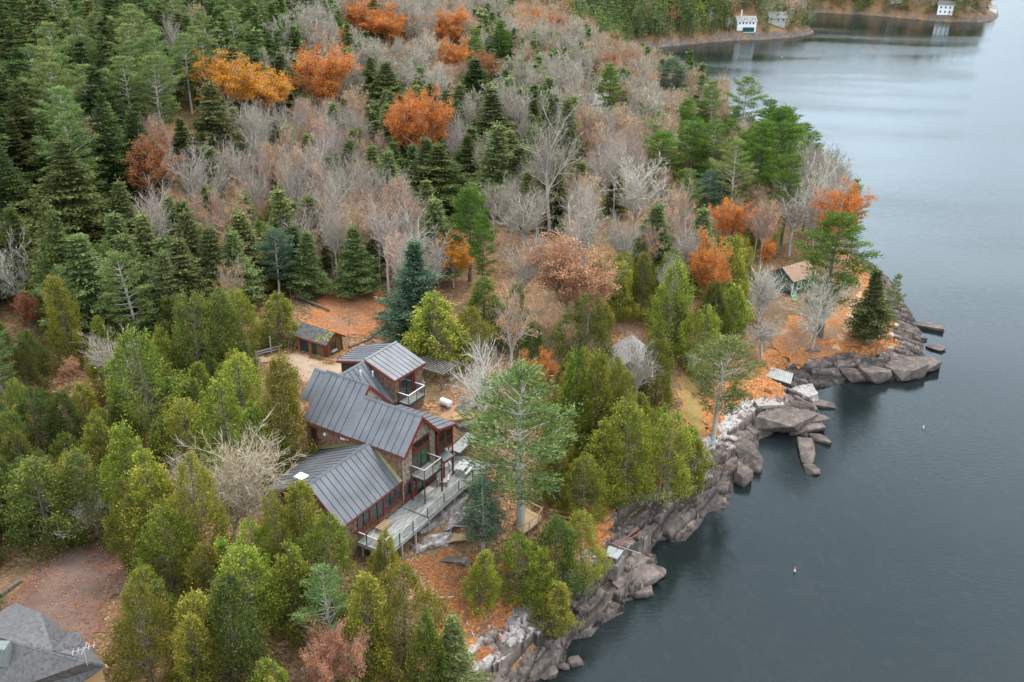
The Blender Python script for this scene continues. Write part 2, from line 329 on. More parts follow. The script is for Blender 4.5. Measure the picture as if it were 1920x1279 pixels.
def inpoly(px, py, poly):
    r = False; n = len(poly)
    for i in range(n):
        x0, y0 = poly[i]; x1, y1 = poly[(i + 1) % n]
        if (y0 > py) != (y1 > py) and px < (x1 - x0) * (py - y0) / (y1 - y0) + x0: r = not r
    return r
# --- ground sheet
ys = [18.0]
while ys[-1] < 1500: ys.append(ys[-1] + max(.55, ys[-1] * .0075))
ys = np.array(ys); ss = np.linspace(-1.15, 1.0, 460)
GX = (ys[:, None] + 35) * ss[None, :]; GY = np.repeat(ys[:, None], len(ss), 1)
gd = sdist(GX.ravel(), GY.ravel()); gz = ground(GX.ravel(), GY.ravel(), gd)
band = (gd > -2.2) & (gd < 8.5) & (GY.ravel() < 170) & (GX.ravel() > -12)
gz = gz - np.where(band, .75 * sm((gd + 2.5) / 1.5) * sm((8.8 - gd) / 2.2), 0)
nr, nc = GX.shape; idx = np.arange(nr * nc).reshape(nr, nc)
Q = np.stack([idx[:-1, :-1], idx[:-1, 1:], idx[1:, 1:], idx[1:, :-1]], -1).reshape(-1, 4)
def groundmat():
    m = bpy.data.materials.new('leaf_litter_ground'); m.use_nodes = True; t = m.node_tree; b = t.nodes['Principled BSDF']; l = t.links.new
    tc = N(t, 'ShaderNodeTexCoord')
    def noise(s, det=6, ro=.6, off=0):
        n = N(t, 'ShaderNodeTexNoise'); n.inputs['Scale'].default_value = s; n.inputs['Detail'].default_value = det; n.inputs['Roughness'].default_value = ro
        l(tc.outputs['Object'], n.inputs[0]); return n
    v = N(t, 'ShaderNodeTexVoronoi'); v.inputs['Scale'].default_value = 5.0; l(tc.outputs['Object'], v.inputs[0])
    sc_ = N(t, 'ShaderNodeSeparateColor'); l(v.outputs['Color'], sc_.inputs[0])
    c = N(t, 'ShaderNodeValToRGB'); es = c.color_ramp.elements
    es[0].color = (0.075, 0.046, 0.028, 1); es[0].position = 0; es[1].color = (0.185, 0.10, 0.055, 1); es[1].position = .4
    for p, q in ((.75, (0.30, 0.145, 0.065, 1)), (.95, (0.40, 0.25, 0.14, 1))): e = es.new(p); e.color = q
    l(sc_.outputs[0], c.inputs[0])
    c2 = N(t, 'ShaderNodeValToRGB'); e2 = c2.color_ramp.elements; e2[0].position = .42; e2[0].color = (0, 0, 0, 1); e2[1].position = .62
    n1 = noise(.12, 8, .7); l(n1.outputs[0], c2.inputs[0])
    mx = N(t, 'ShaderNodeMix', data_type='RGBA'); l(c2.outputs[0], mx.inputs[0]); l(c.outputs[0], mx.inputs[6])
    n2 = noise(2.5, 8, .75); c3 = N(t, 'ShaderNodeValToRGB'); c3.color_ramp.elements[0].color = (0.08, 0.06, 0.03, 1); c3.color_ramp.elements[1].color = (0.21, 0.14, 0.085, 1)
    c3.color_ramp.elements[0].position = .3; c3.color_ramp.elements[1].position = .7
    l(n2.outputs[0], c3.inputs[0]); l(c3.outputs[0], mx.inputs[7])
    # green-yellow moss and grass in patches
    n4 = noise(.35, 5, .6); c5 = N(t, 'ShaderNodeValToRGB'); c5.color_ramp.elements[0].position = .58; c5.color_ramp.elements[1].position = .68
    c5.color_ramp.elements[0].color = (0, 0, 0, 1); c5.color_ramp.elements[1].color = (.55, .55, .55, 1)
    l(n4.outputs[0], c5.inputs[0]); m3 = N(t, 'ShaderNodeMix', data_type='RGBA'); l(c5.outputs[0], m3.inputs[0]); l(mx.outputs[2], m3.inputs[6]); m3.inputs[7].default_value = (0.12, 0.11, 0.03, 1)
    # bed of the lake: dark sediment with scattered paler stones
    a = N(t, 'ShaderNodeAttribute', attribute_name='shore'); mr = N(t, 'ShaderNodeMapRange'); mr.inputs[1].default_value = -.2; mr.inputs[2].default_value = .6
    l(a.outputs['Fac'], mr.inputs[0]); m4 = N(t, 'ShaderNodeMix', data_type='RGBA'); l(mr.outputs[0], m4.inputs[0]); l(m3.outputs[2], m4.inputs[7])
    v2 = N(t, 'ShaderNodeTexVoronoi'); v2.inputs['Scale'].default_value = .9; l(tc.outputs['Object'], v2.inputs[0])
    s2 = N(t, 'ShaderNodeSeparateColor'); l(v2.outputs['Color'], s2.inputs[0])
    c6 = N(t, 'ShaderNodeValToRGB'); c6.color_ramp.elements[0].color = (0.035, 0.04, 0.028, 1); c6.color_ramp.elements[1].color = (0.10, 0.095, 0.055, 1); c6.color_ramp.elements[0].position = .55
    l(s2.outputs[0], c6.inputs[0]); l(c6.outputs[0], m4.inputs[6])
    ar = N(t, 'ShaderNodeAttribute', attribute_name='rocky'); nr_ = noise(.8, 8, .7); cr_ = N(t, 'ShaderNodeValToRGB'); cr_.color_ramp.elements[0].position = .35; cr_.color_ramp.elements[1].position = .65
    cr_.color_ramp.elements[0].color = (0.045, 0.038, 0.036, 1); cr_.color_ramp.elements[1].color = (0.17, 0.14, 0.125, 1); l(nr_.outputs[0], cr_.inputs[0])
    m5 = N(t, 'ShaderNodeMix', data_type='RGBA'); l(ar.outputs['Fac'], m5.inputs[0]); l(m4.outputs[2], m5.inputs[6]); l(cr_.outputs[0], m5.inputs[7])
    l(m5.outputs[2], b.inputs['Base Color']); b.inputs['Roughness'].default_value = .95; b.inputs['Specular IOR Level'].default_value = .1
    bu = N(t, 'ShaderNodeBump'); bu.inputs['Strength'].default_value = .7; bu.inputs['Distance'].default_value = .15; l(n2.outputs[0], bu.inputs['Height']); l(bu.outputs[0], b.inputs['Normal'])
    return m
M['ground'] = groundmat()
gme = mesh_np('ground', np.stack([GX.ravel(), GY.ravel(), gz], 1), Q, mats=[M['ground']], smooth=True, attrs={'shore': gd, 'rocky': sm((np.where(GY.ravel() > 400, 5, 5.5) + 1.5 * vnoise(GX.ravel(), GY.ravel(), .15) - gd) / 3) * (gd > 0) * (GY.ravel() > 160)})
tag(link('ground', gme), kind='structure')
# --- water
def watermat():
    m = bpy.data.materials.new('lake_water'); m.use_nodes = True; t = m.node_tree; t.nodes.clear(); l = t.links.new
    o = N(t, 'ShaderNodeOutputMaterial'); tr = N(t, 'ShaderNodeBsdfTransparent'); tr.inputs[0].default_value = (0.50, 0.60, 0.55, 1)
    df = N(t, 'ShaderNodeBsdfDiffuse'); df.inputs[0].default_value = (0.016, 0.023, 0.025, 1)
    mb = N(t, 'ShaderNodeMixShader'); mb.inputs[0].default_value = .55
    g = N(t, 'ShaderNodeBsdfGlossy'); g.inputs['Roughness'].default_value = .04; g.inputs[0].default_value = (.72, .78, .80, 1)
    fr = N(t, 'ShaderNodeFresnel'); fr.inputs[0].default_value = 1.42; ms = N(t, 'ShaderNodeMixShader')
    tc = N(t, 'ShaderNodeTexCoord'); mp = N(t, 'ShaderNodeMapping'); mp.inputs['Scale'].default_value = (.6, 1.9, 1); mp.inputs['Rotation'].default_value = (0, 0, R(-28))
    n = N(t, 'ShaderNodeTexNoise'); n.inputs['Scale'].default_value = 1.5; n.inputs['Detail'].default_value = 4; n.inputs['Roughness'].default_value = .55
    n2 = N(t, 'ShaderNodeTexNoise'); n2.inputs['Scale'].default_value = .018; n2.inputs['Detail'].default_value = 3
    mp2 = N(t, 'ShaderNodeMapping'); mp2.inputs['Scale'].default_value = (.45, 1.5, 1); mp2.inputs['Rotation'].default_value = (0, 0, R(20))
    r = N(t, 'ShaderNodeMapRange'); r.inputs[1].default_value = .38; r.inputs[2].default_value = .62; r.inputs[3].default_value = .08; r.inputs[4].default_value = .42
    bu = N(t, 'ShaderNodeBump'); bu.inputs['Distance'].default_value = .12
    l(tc.outputs['Object'], mp.inputs[0]); l(mp.outputs[0], n.inputs[0]); l(tc.outputs['Object'], mp2.inputs[0]); l(mp2.outputs[0], n2.inputs[0])
    l(n2.outputs[0], r.inputs[0]); l(r.outputs[0], bu.inputs['Strength']); l(n.outputs[0], bu.inputs['Height'])
    n3 = N(t, 'ShaderNodeTexNoise'); n3.inputs['Scale'].default_value = 5.5; n3.inputs['Detail'].default_value = 2; mp3 = N(t, 'ShaderNodeMapping'); mp3.inputs['Scale'].default_value = (.35, 1.4, 1); mp3.inputs['Rotation'].default_value = (0, 0, R(-20)); l(tc.outputs['Object'], mp3.inputs[0]); l(mp3.outputs[0], n3.inputs[0])
    b2 = N(t, 'ShaderNodeBump'); b2.inputs['Distance'].default_value = .03; l(r.outputs[0], b2.inputs['Strength']); l(n3.outputs[0], b2.inputs['Height']); l(bu.outputs[0], b2.inputs['Normal'])
    l(b2.outputs[0], g.inputs['Normal']); l(b2.outputs[0], fr.inputs['Normal'])
    l(tr.outputs[0], mb.inputs[1]); l(df.outputs[0], mb.inputs[2]); l(fr.outputs[0], ms.inputs[0]); l(mb.outputs[0], ms.inputs[1]); l(g.outputs[0], ms.inputs[2]); l(ms.outputs[0], o.inputs[0])
    return m
M['water'] = watermat()
b = MB(); b.add([(-60, 10, 0), (2500, 10, 0), (2500, 3500, 0), (-60, 3500, 0)], [(0, 1, 2, 3)])
tag(b.build('lake_water', M['water']), kind='structure')
b = MB(); b.add([(-60, 10, -8), (2500, 10, -8), (2500, 3500, -8), (-60, 3500, -8)], [(0, 1, 2, 3)])
tag(b.build('lake_bed', mat('lake_bed_sediment', (0.03, 0.045, 0.04), .9)), kind='structure')
# --- shore rock: jointed ledges and blocks along the near coast
def rockmat():
    m = bpy.data.materials.new('shore_rock'); m.use_nodes = True; t = m.node_tree; b = t.nodes['Principled BSDF']; l = t.links.new
    tc = N(t, 'ShaderNodeTexCoord')
    def noise(s, det=6, ro=.6):
        n = N(t, 'ShaderNodeTexNoise'); n.inputs['Scale'].default_value = s; n.inputs['Detail'].default_value = det; n.inputs['Roughness'].default_value = ro
        l(tc.outputs['Object'], n.inputs[0]); return n
    n = noise(.9, 8, .7); c = N(t, 'ShaderNodeValToRGB'); e = c.color_ramp.elements
    e[0].position = .3; e[0].color = (0.060, 0.050, 0.044, 1); e[1].position = .70; e[1].color = (0.225, 0.172, 0.142, 1)
    x = e.new(.5); x.color = (0.108, 0.084, 0.072, 1)
    l(n.outputs[0], c.inputs[0])
    ab = N(t, 'ShaderNodeAttribute', attribute_name='block'); mrb = N(t, 'ShaderNodeMapRange'); mrb.inputs[3].default_value = .6; mrb.inputs[4].default_value = 1.45; l(ab.outputs['Fac'], mrb.inputs[0])
    vmb = N(t, 'ShaderNodeVectorMath', operation='SCALE'); l(c.outputs[0], vmb.inputs[0]); l(mrb.outputs[0], vmb.inputs['Scale'])
    ac = N(t, 'ShaderNodeAttribute', attribute_name='crack'); mc = N(t, 'ShaderNodeMix', data_type='RGBA'); l(ac.outputs['Fac'], mc.inputs[0]); l(vmb.outputs[0], mc.inputs[6]); mc.inputs[7].default_value = (0.03, 0.024, 0.02, 1)
    a = N(t, 'ShaderNodeAttribute', attribute_name='lichen'); n3 = noise(1.6, 8, .75)
    ad = N(t, 'ShaderNodeMath', operation='ADD'); l(a.outputs['Fac'], ad.inputs[0]); l(n3.outputs[0], ad.inputs[1])
    mr = N(t, 'ShaderNodeMapRange'); mr.inputs[1].default_value = 1.06; mr.inputs[2].default_value = 1.30; l(ad.outputs[0], mr.inputs[0])
    n5 = noise(2.2, 6, .7); c5 = N(t, 'ShaderNodeValToRGB'); c5.color_ramp.elements[0].position = .35; c5.color_ramp.elements[1].position = .6
    c5.color_ramp.elements[0].color = (0.25, 0.21, 0.19, 1); c5.color_ramp.elements[1].color = (0.48, 0.44, 0.41, 1); l(n5.outputs[0], c5.inputs[0])
    m1 = N(t, 'ShaderNodeMix', data_type='RGBA'); l(mr.outputs[0], m1.inputs[0]); l(mc.outputs[2], m1.inputs[6]); l(c5.outputs[0], m1.inputs[7])
    gp = N(t, 'ShaderNodeNewGeometry'); gs = N(t, 'ShaderNodeSeparateXYZ'); l(gp.outputs['Position'], gs.inputs[0]); gw = N(t, 'ShaderNodeMapRange'); gw.inputs[1].default_value = .12; gw.inputs[2].default_value = .5; gw.inputs[3].default_value = .45; gw.inputs[4].default_value = 1.0
    l(gs.outputs['Z'], gw.inputs[0]); gv = N(t, 'ShaderNodeVectorMath', operation='SCALE'); l(m1.outputs[2], gv.inputs[0]); l(gw.outputs[0], gv.inputs['Scale'])
    a2 = N(t, 'ShaderNodeAttribute', attribute_name='litter'); n4 = noise(1.1, 8, .7)
    ad2 = N(t, 'ShaderNodeMath', operation='ADD'); l(a2.outputs['Fac'], ad2.inputs[0]); l(n4.outputs[0], ad2.inputs[1])
    mr2 = N(t, 'ShaderNodeMapRange'); mr2.inputs[1].default_value = 1.02; mr2.inputs[2].default_value = 1.10; l(ad2.outputs[0], mr2.inputs[0])
    v = N(t, 'ShaderNodeTexVoronoi'); v.inputs['Scale'].default_value = 5; l(tc.outputs['Object'], v.inputs[0]); sc_ = N(t, 'ShaderNodeSeparateColor'); l(v.outputs['Color'], sc_.inputs[0])
    c6 = N(t, 'ShaderNodeValToRGB'); c6.color_ramp.elements[0].color = (0.17, 0.07, 0.03, 1); c6.color_ramp.elements[1].color = (0.50, 0.20, 0.06, 1); l(sc_.outputs[0], c6.inputs[0])
    m2 = N(t, 'ShaderNodeMix', data_type='RGBA'); l(mr2.outputs[0], m2.inputs[0]); l(gv.outputs[0], m2.inputs[6]); l(c6.outputs[0], m2.inputs[7])
    l(m2.outputs[2], b.inputs['Base Color']); b.inputs['Roughness'].default_value = .8; b.inputs['Specular IOR Level'].default_value = .25
    bu = N(t, 'ShaderNodeBump'); bu.inputs['Strength'].default_value = .5; bu.inputs['Distance'].default_value = .12; l(noise(3.5, 8, .7).outputs[0], bu.inputs['Height']); l(bu.outputs[0], b.inputs['Normal'])
    return m
M['rock'] = rockmat()
def cells(x, y, sx, sy, ang, seed):
    """jittered brick cells: nearest and second distance, id hash, centre"""
    ca, sa = np.cos(ang), np.sin(ang); p = (x * ca + y * sa) / sx; q = (-x * sa + y * ca) / sy
    p = p + .35 * np.floor(q) ; ip = np.floor(p); iq = np.floor(q)
    b1 = np.full(x.shape, 1e9); b2 = b1.copy(); cx = np.zeros(x.shape); cy = cx.copy(); hh = cx.copy()
    for i in (-1, 0, 1):
        for j in (-1, 0, 1):
            a, c = ip + i, iq + j
            h1 = np.modf(np.abs(np.sin(a * 127.1 + c * 311.7 + seed) * 43758.5453))[0]; h2 = np.modf(np.abs(np.sin(a * 269.5 + c * 183.3 + seed) * 43758.5453))[0]
            ax, ay = a + .5 + (h1 - .5) * .75, c + .5 + (h2 - .5) * .75
            dd = np.maximum(np.abs(p - ax), np.abs(q - ay))
            k = dd < b1; b2 = np.where(k, b1, np.minimum(b2, dd)); cx = np.where(k, ax, cx); cy = np.where(k, ay, cy); hh = np.where(k, np.modf(h1 * 7.7 + h2 * 3.3)[0], hh); b1 = np.minimum(b1, dd)
    gx, gy = cx * sx, cy * sy; gx = gx - .35 * 0
    return b2 - b1, hh, p - cx, q - cy
def shore_rock(ang, x0, x1):
    st = .12; ca_, sa_ = math.cos(ang), math.sin(ang)
    A_, B_ = np.meshgrid(np.arange(-20, 200, st), np.arange(-60, 190, st)) if ang < .5 else np.meshgrid(np.arange(25, 165, st), np.arange(-2, 78, st))
    cA, cB = A_[::12, ::12], B_[::12, ::12]; cxx, cyy = cA * ca_ - cB * sa_, cA * sa_ + cB * ca_
    okc = (cxx > x0 - 3) & (cxx < x1 + 3) & (cyy > 46) & (cyy < 170); cd = np.full(cxx.shape, -99.); cd[okc] = sdist(cxx[okc], cyy[okc])
    kc = (np.abs(cd - 3) < 9); rI, cI = np.where(kc); r0_, r1_, c0_, c1_ = rI.min() * 12, (rI.max() + 1) * 12, cI.min() * 12, (cI.max() + 1) * 12
    A_, B_ = A_[r0_:r1_, c0_:c1_], B_[r0_:r1_, c0_:c1_]; X = A_ * ca_ - B_ * sa_; Y = A_ * sa_ + B_ * ca_; x, y = X.ravel(), Y.ravel()
    big = np.kron(kc[rI.min():rI.max() + 1, cI.min():cI.max() + 1], np.ones((12, 12), bool)); keep = big[:X.shape[0], :X.shape[1]].ravel()
    d = np.full(x.shape, -99.); d[keep] = sdist(x[keep], y[keep])
    g = np.full(x.shape, -9.)
    ok = (d > -2.4) & (d < 9.0) & (y < 168) & (x > x0) & (x < x1)
    xo, yo, do = x[ok], y[ok], d[ok]
    f1 = np.clip(1 - (xo - 20) / 30, .0, 1)      # blockier towards the near cliff
    e1, h1, p1, q1 = cells(xo, yo, 4.6, 1.55, ang, 3.1)
    e2, h2, p2, q2 = cells(xo + 5, yo, 1.5, .8, ang, 9.7)
    base = ground(xo, yo, do)
    dcen = np.clip(do - q1 * 1.5 - .5 * (h1 - .5), .05, 30)
    stepz = ground(xo, yo, dcen)
    blk = (h1 - .5) * .75 + q1 * .45 * (h1 - .2) + p1 * .5 * (np.modf(h1 * 9.1)[0] - .5) + (h2 - .5) * .22 + q2 * .25 * (h2 - .5) + .06 * vnoise(xo, yo, 3.1, 4)
    groove = -.42 * (e1 < .04) - .18 * (e2 < .06)
    fade = sm((9.0 - do) / 4.0); wet = sm((do + 1.2) / 1.6)
    z = stepz * fade + base * (1 - fade) + (blk + groove) * fade * wet
    z = np.where(do < .25, np.minimum(z, .1 + do * .5), z)
    z = np.where(do > .3, np.maximum(z, .25), z)
    z = z - .35 * sm((do - 7.6) / 1.3) - .25 * sm((-1.2 - do) / 1.0)
    li = np.zeros(len(xo)); li += .68 * sm((z - 1.5) / 1.2) * sm((8.5 - do) / 2.5) * 1.06; li += .16 * (h1 - .5)
    li = li * np.where(vnoise(xo, yo, .25, 5) > -.1, 1, .72)
    lt = sm((do - 2.4) / 3.8) * .78 + .16 * (h2 - .5) + .1 * np.where(e1 < .12, 1, 0)
    g[ok] = z
    remap = np.full(len(x), -1); remap[ok] = np.arange(ok.sum())
    nr, nc = X.shape; idx = remap.reshape(nr, nc)
    q = np.stack([idx[:-1, :-1], idx[:-1, 1:], idx[1:, 1:], idx[1:, :-1]], -1).reshape(-1, 4); q = q[(q >= 0).all(1)]
    me = mesh_np('shore_rock', np.stack([xo, yo, z], 1), q, mats=[M['rock']], attrs={'lichen': li + np.where(xo > 20, .1, 0), 'litter': lt, 'block': .55 * h1 + .45 * h2, 'crack': np.maximum((e1 < .05) * .9, (e2 < .06) * .5)})
    tag(link('rocky_shore', me), kind='structure')
shore_rock(R(51), -12, 37.15)
shore_rock(R(9), 36.95, 78)
# --- rough ledge made by stretching and cutting a convex block
def rock(name, c, size, rz, label, cat='rock', seed=0, flat=.5, group=None, li=.35, tilt=(0, 0)):
    import bmesh
    rg = random.Random(seed); bm = bmesh.new()
    pts = [Vector((rg.uniform(-1, 1), rg.uniform(-1, 1), rg.uniform(-1, 1) * .7)) for _ in range(26)]
    pts = [Vector((p.x * size[0] / 2, p.y * size[1] / 2, max(-.5, min(flat, p.z)) * size[2])) for p in pts]
    for p in pts: bm.verts.new(p)
    r = bmesh.ops.convex_hull(bm, input=bm.verts); bmesh.ops.delete(bm, geom=[g for g in r['geom_interior'] if isinstance(g, bmesh.types.BMVert)], context='VERTS')
    bmesh.ops.dissolve_limit(bm, angle_limit=R(14), verts=bm.verts, edges=bm.edges)
    bmesh.ops.bevel(bm, geom=bm.edges[:], offset=min(size) * .02, segments=1, affect='EDGES'); bmesh.ops.triangulate(bm, faces=bm.faces)
    bmesh.ops.subdivide_edges(bm, edges=[e for e in bm.edges if e.calc_length() > .5], cuts=3, use_grid_fill=True); bmesh.ops.triangulate(bm, faces=bm.faces)
    from mathutils import noise as mn
    for v in bm.verts: q = v.co * 1.1 + Vector((seed, 0, 0)); v.co += v.co.normalized() * mn.noise(q) * .14 + v.co.normalized() * mn.noise(q * 3.3) * .06; v.co.z += .05 * (round(v.co.z / .35) * .35 - v.co.z) * 4
    me = bpy.data.meshes.new(name); bm.to_mesh(me); bm.free(); me.materials.append(M['rock'])
    for k, val in (('lichen', li), ('litter', 0.0), ('block', .35 + .4 * rg.random()), ('crack', 0.0)):
        a = me.attributes.new(k, 'FLOAT', 'POINT'); a.data.foreach_set('value', [val] * len(me.vertices))
    o = link(name, me, None, c, rz); o.rotation_euler = (R(tilt[0]), R(tilt[1]), rz)
    return tag(o, label, cat, group)
# ------------------------------------------------------------------ tree builders
def tubes(P, Qe, r0, r1, n=4):
    P, Qe = np.asarray(P, float), np.asarray(Qe, float); r0, r1 = np.asarray(r0, float), np.asarray(r1, float)
    D = Qe - P; D /= np.linalg.norm(D, axis=1, keepdims=True) + 1e-9
    ref = np.where(np.abs(D[:, 2:3]) < .9, [[0, 0, 1.]], [[1., 0, 0]]); A = np.cross(D, ref); A /= np.linalg.norm(A, axis=1, keepdims=True); B = np.cross(D, A)
    th = np.arange(n) * 2 * math.pi / n
    ring = A[:, None] * np.cos(th)[None, :, None] + B[:, None] * np.sin(th)[None, :, None]
    V = np.concatenate([P[:, None] + ring * r0[:, None, None], Qe[:, None] + ring * r1[:, None, None]], 1)   # (k,2n,3)
    k = len(P); base = (np.arange(k) * 2 * n)[:, None, None]; i = np.arange(n); j = (i + 1) % n
    q = np.stack([i, j, n + j, n + i], 1)[None] + base
    return V.reshape(-1, 3), q.reshape(-1, 4)
def ribbons(P, Qe, wd, rng):
    """thin tapering twigs, two crossing blades each"""
    P, Qe = np.asarray(P), np.asarray(Qe); D = Qe - P; k = len(P)
    A = np.cross(D, rng.normal(size=(k, 3))); A /= np.linalg.norm(A, axis=1, keepdims=True) + 1e-9; B = np.cross(D, A); B /= np.linalg.norm(B, axis=1, keepdims=True) + 1e-9
    h = np.asarray(wd)[:, None] / 2
    V = np.stack([P - A * h, P + A * h, Qe + A * h * .4, Qe - A * h * .4], 1).reshape(-1, 3)
    return V, np.arange(4 * k).reshape(k, 4)
def leaves(P, ln, wd, rng, D=None, flat=0.0):
    k = len(P); D = rng.normal(size=(k, 3)) if D is None else D + rng.normal(size=(k, 3)) * .45
    if flat: D[:, 2] *= (1 - flat)
    D /= np.linalg.norm(D, axis=1, keepdims=True) + 1e-9
    A = np.cross(D, rng.normal(size=(k, 3)) + np.array([0, 0, flat * 6])); A /= np.linalg.norm(A, axis=1, keepdims=True) + 1e-9
    l = (ln * rng.uniform(.6, 1.3, k))[:, None]; w_ = (wd * rng.uniform(.7, 1.3, k))[:, None]
    V = np.stack([P - D * l / 2, P + A * w_ / 2, P + D * l / 2, P - A * w_ / 2], 1).reshape(-1, 3)
    return V, np.arange(4 * k).reshape(k, 4)
def cat(parts):
    V, Q_, o = [], [], 0
    for v, q in parts: V.append(v); Q_.append(q + o); o += len(v)
    return np.concatenate(V), np.concatenate(Q_)
def unit(v): return v / (np.linalg.norm(v) + 1e-9)
def conifer(kind, seed, H=12.0, Rr=2.2, dens=1.0):
    """returns (trunk arrays, crown arrays + tone). kinds: cedar, hemlock, pine, spruce"""
    rng = np.random.default_rng(seed); segs = []; CP, CD, CT, CF = [], [], [], []
    nseg = 10; wob = rng.normal(size=(nseg + 1, 2)).cumsum(0) * H * .003
    tp = [np.array([wob[i][0], wob[i][1], H * .97 * i / nseg]) for i in range(nseg + 1)]
    for i in range(nseg): segs.append((tp[i] - (0, 0, .4 if i == 0 else 0), tp[i + 1], H * .016 * (1 - i / nseg) + .03, H * .016 * (1 - (i + 1) / nseg) + .02))
    def axis(t): f = t * nseg; i = min(nseg - 1, int(f)); return tp[i] + (tp[i + 1] - tp[i]) * (f - i)
    if kind == 'cedar':
        lob = rng.uniform(0, 6.28, 6); amp = rng.uniform(.08, .2, 6)
        rd = seed % 2; sec = rng.uniform(0, 6.28)
        def prof(t): return Rr * ((min(1, (t + .03) / .16)) ** .6 * (1 - t) ** .62 * 1.12 if not rd else max(.02, math.sin(math.pi * (t * .9 + .1) ** .85)) ** .7 * (1.06 if t < .6 else 1.0))
        ns = int(400 * dens)
        for i in range(ns):
            t = rng.beta(1.05, 1.4) * .97 + .015; a = rng.uniform(0, 6.28)
            rr = prof(t) * (1 + sum(amp[k] * math.sin((k // 2 + 1) * a + lob[k] + t * 9) for k in range(6)) * .8) * rng.uniform(.66, 1.10)
            if abs((a - sec + t * 3) % 6.28 - 3.14) < .35 and rng.random() < .6: continue
            c = axis(t) + np.array([math.cos(a) * rr, math.sin(a) * rr, rng.normal(0, .15)])
            o = np.array([math.cos(a), math.sin(a), .9]); s = (.30 + .30 * (1 - t)) * Rr / 2.2
            k = int(40 * (0.8 + .4 * rng.random()))
            q = rng.normal(size=(k, 3)) * np.array([.42, .42, .62]) * s
            q += unit(o)[None] * np.abs(rng.normal(size=(k, 1))) * s * .5
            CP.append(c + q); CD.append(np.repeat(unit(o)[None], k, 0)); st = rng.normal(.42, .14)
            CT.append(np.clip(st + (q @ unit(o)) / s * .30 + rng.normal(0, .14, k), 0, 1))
            if rng.random() < .25: segs.append((axis(max(0, t - .05)), c, .035, .012))
        P = np.concatenate(CP); V, q4 = leaves(P, .19, .10, rng, np.concatenate(CD))
    elif kind in ('pine', 'hemlock', 'spruce'):
        ln, wd = dict(pine=(.34, .085), hemlock=(.27, .12), spruce=(.25, .10))[kind]
        t0 = dict(pine=.30, hemlock=.10, spruce=.05)[kind]; nw = int(dict(pine=13, hemlock=20, spruce=24)[kind])
        for wi in range(nw):
            t = t0 + (1 - t0) * (wi + .3 * rng.random()) / nw; s = (t - t0) / (1 - t0)
            if kind == 'pine': pr = Rr * (math.sin(min(1, s * 1.5 + .35) * math.pi * .5)) * (1 - s ** 2.0) ** .8 * rng.uniform(.6, 1.15) + .35
            else: pr = Rr * (min(1, s / .15 + .5)) * (1 - s) ** 1.02 * rng.uniform(.66, 1.25) + .06
            nb = dict(pine=5, hemlock=8, spruce=8)[kind]; a0 = rng.uniform(0, 6.28)
            for bi in range(nb):
                if kind == 'pine' and rng.random() < .15: continue
                a = a0 + bi * 6.283 / nb + rng.normal(0, .25); Lb = pr * rng.uniform(.6, 1.2)
                rise = dict(pine=.22 + .5 * s, hemlock=-.12 + .35 * s, spruce=.05 + .35 * s)[kind] + rng.normal(0, .07)
                base = axis(t); d0 = np.array([math.cos(a), math.sin(a), rise]); side = np.array([-math.sin(a), math.cos(a), 0])
                end = base + d0 * Lb + np.array([0, 0, -.06 * Lb if kind != 'pine' else .08 * Lb]); mid = base + d0 * Lb * .5
                segs += [(base, mid, .018 * H / 12 + .012 * Lb, .025), (mid, end, .025, .01)]
                nt_ = max(2, int(Lb / dict(pine=.50, hemlock=.36, spruce=.33)[kind] * dens))
                for ti in range(nt_):
                    f = (.42 if kind == 'pine' else .18) + (.60 if kind == 'pine' else .84) * (ti + rng.random() * .6) / nt_
                    wsp = Lb * (.34 if kind == 'pine' else .28) * (1.2 - f) + (.12 if kind == 'pine' else .05)
                    for sg in (-1, 0, 1):
                        c = base + d0 * Lb * f + side * sg * wsp * rng.uniform(.6, 1.2) + np.array([0, 0, rng.normal(0, .05)])
                        if kind == 'pine': c[2] += .12
                        k = int(dict(pine=15, hemlock=12, spruce=12)[kind] * rng.uniform(.5, 1.4))
                        sp = dict(pine=.26, hemlock=.24, spruce=.22)[kind] * (1 if kind == 'pine' else .55 + .45 * (1 - s))
                        q = rng.normal(size=(k, 3)) * np.array([sp, sp, sp * (.36 if kind != 'spruce' else .5)])
                        CP.append(c + q); dd = unit(d0 + side * sg * .8 + np.array([0, 0, .45 if kind == 'pine' else -.1])); CD.append(np.repeat(dd[None], k, 0))
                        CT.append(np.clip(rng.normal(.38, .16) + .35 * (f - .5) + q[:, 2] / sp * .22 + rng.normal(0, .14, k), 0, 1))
        # leader
        k = 40; CP.append(axis(.97) + rng.normal(size=(k, 3)) * np.array([.12, .12, .5])); CD.append(np.tile([0, 0, 1.], (k, 1))); CT.append(rng.uniform(.4, .8, k))
        P = np.concatenate(CP); V, q4 = leaves(P, ln, wd, rng, np.concatenate(CD))
    tone = np.repeat(np.concatenate(CT), 4)
    a = list(zip(*segs)); tv, tq = tubes(a[0], a[1], a[2], a[3], 5)
    return (tv, tq), (V, q4, tone)
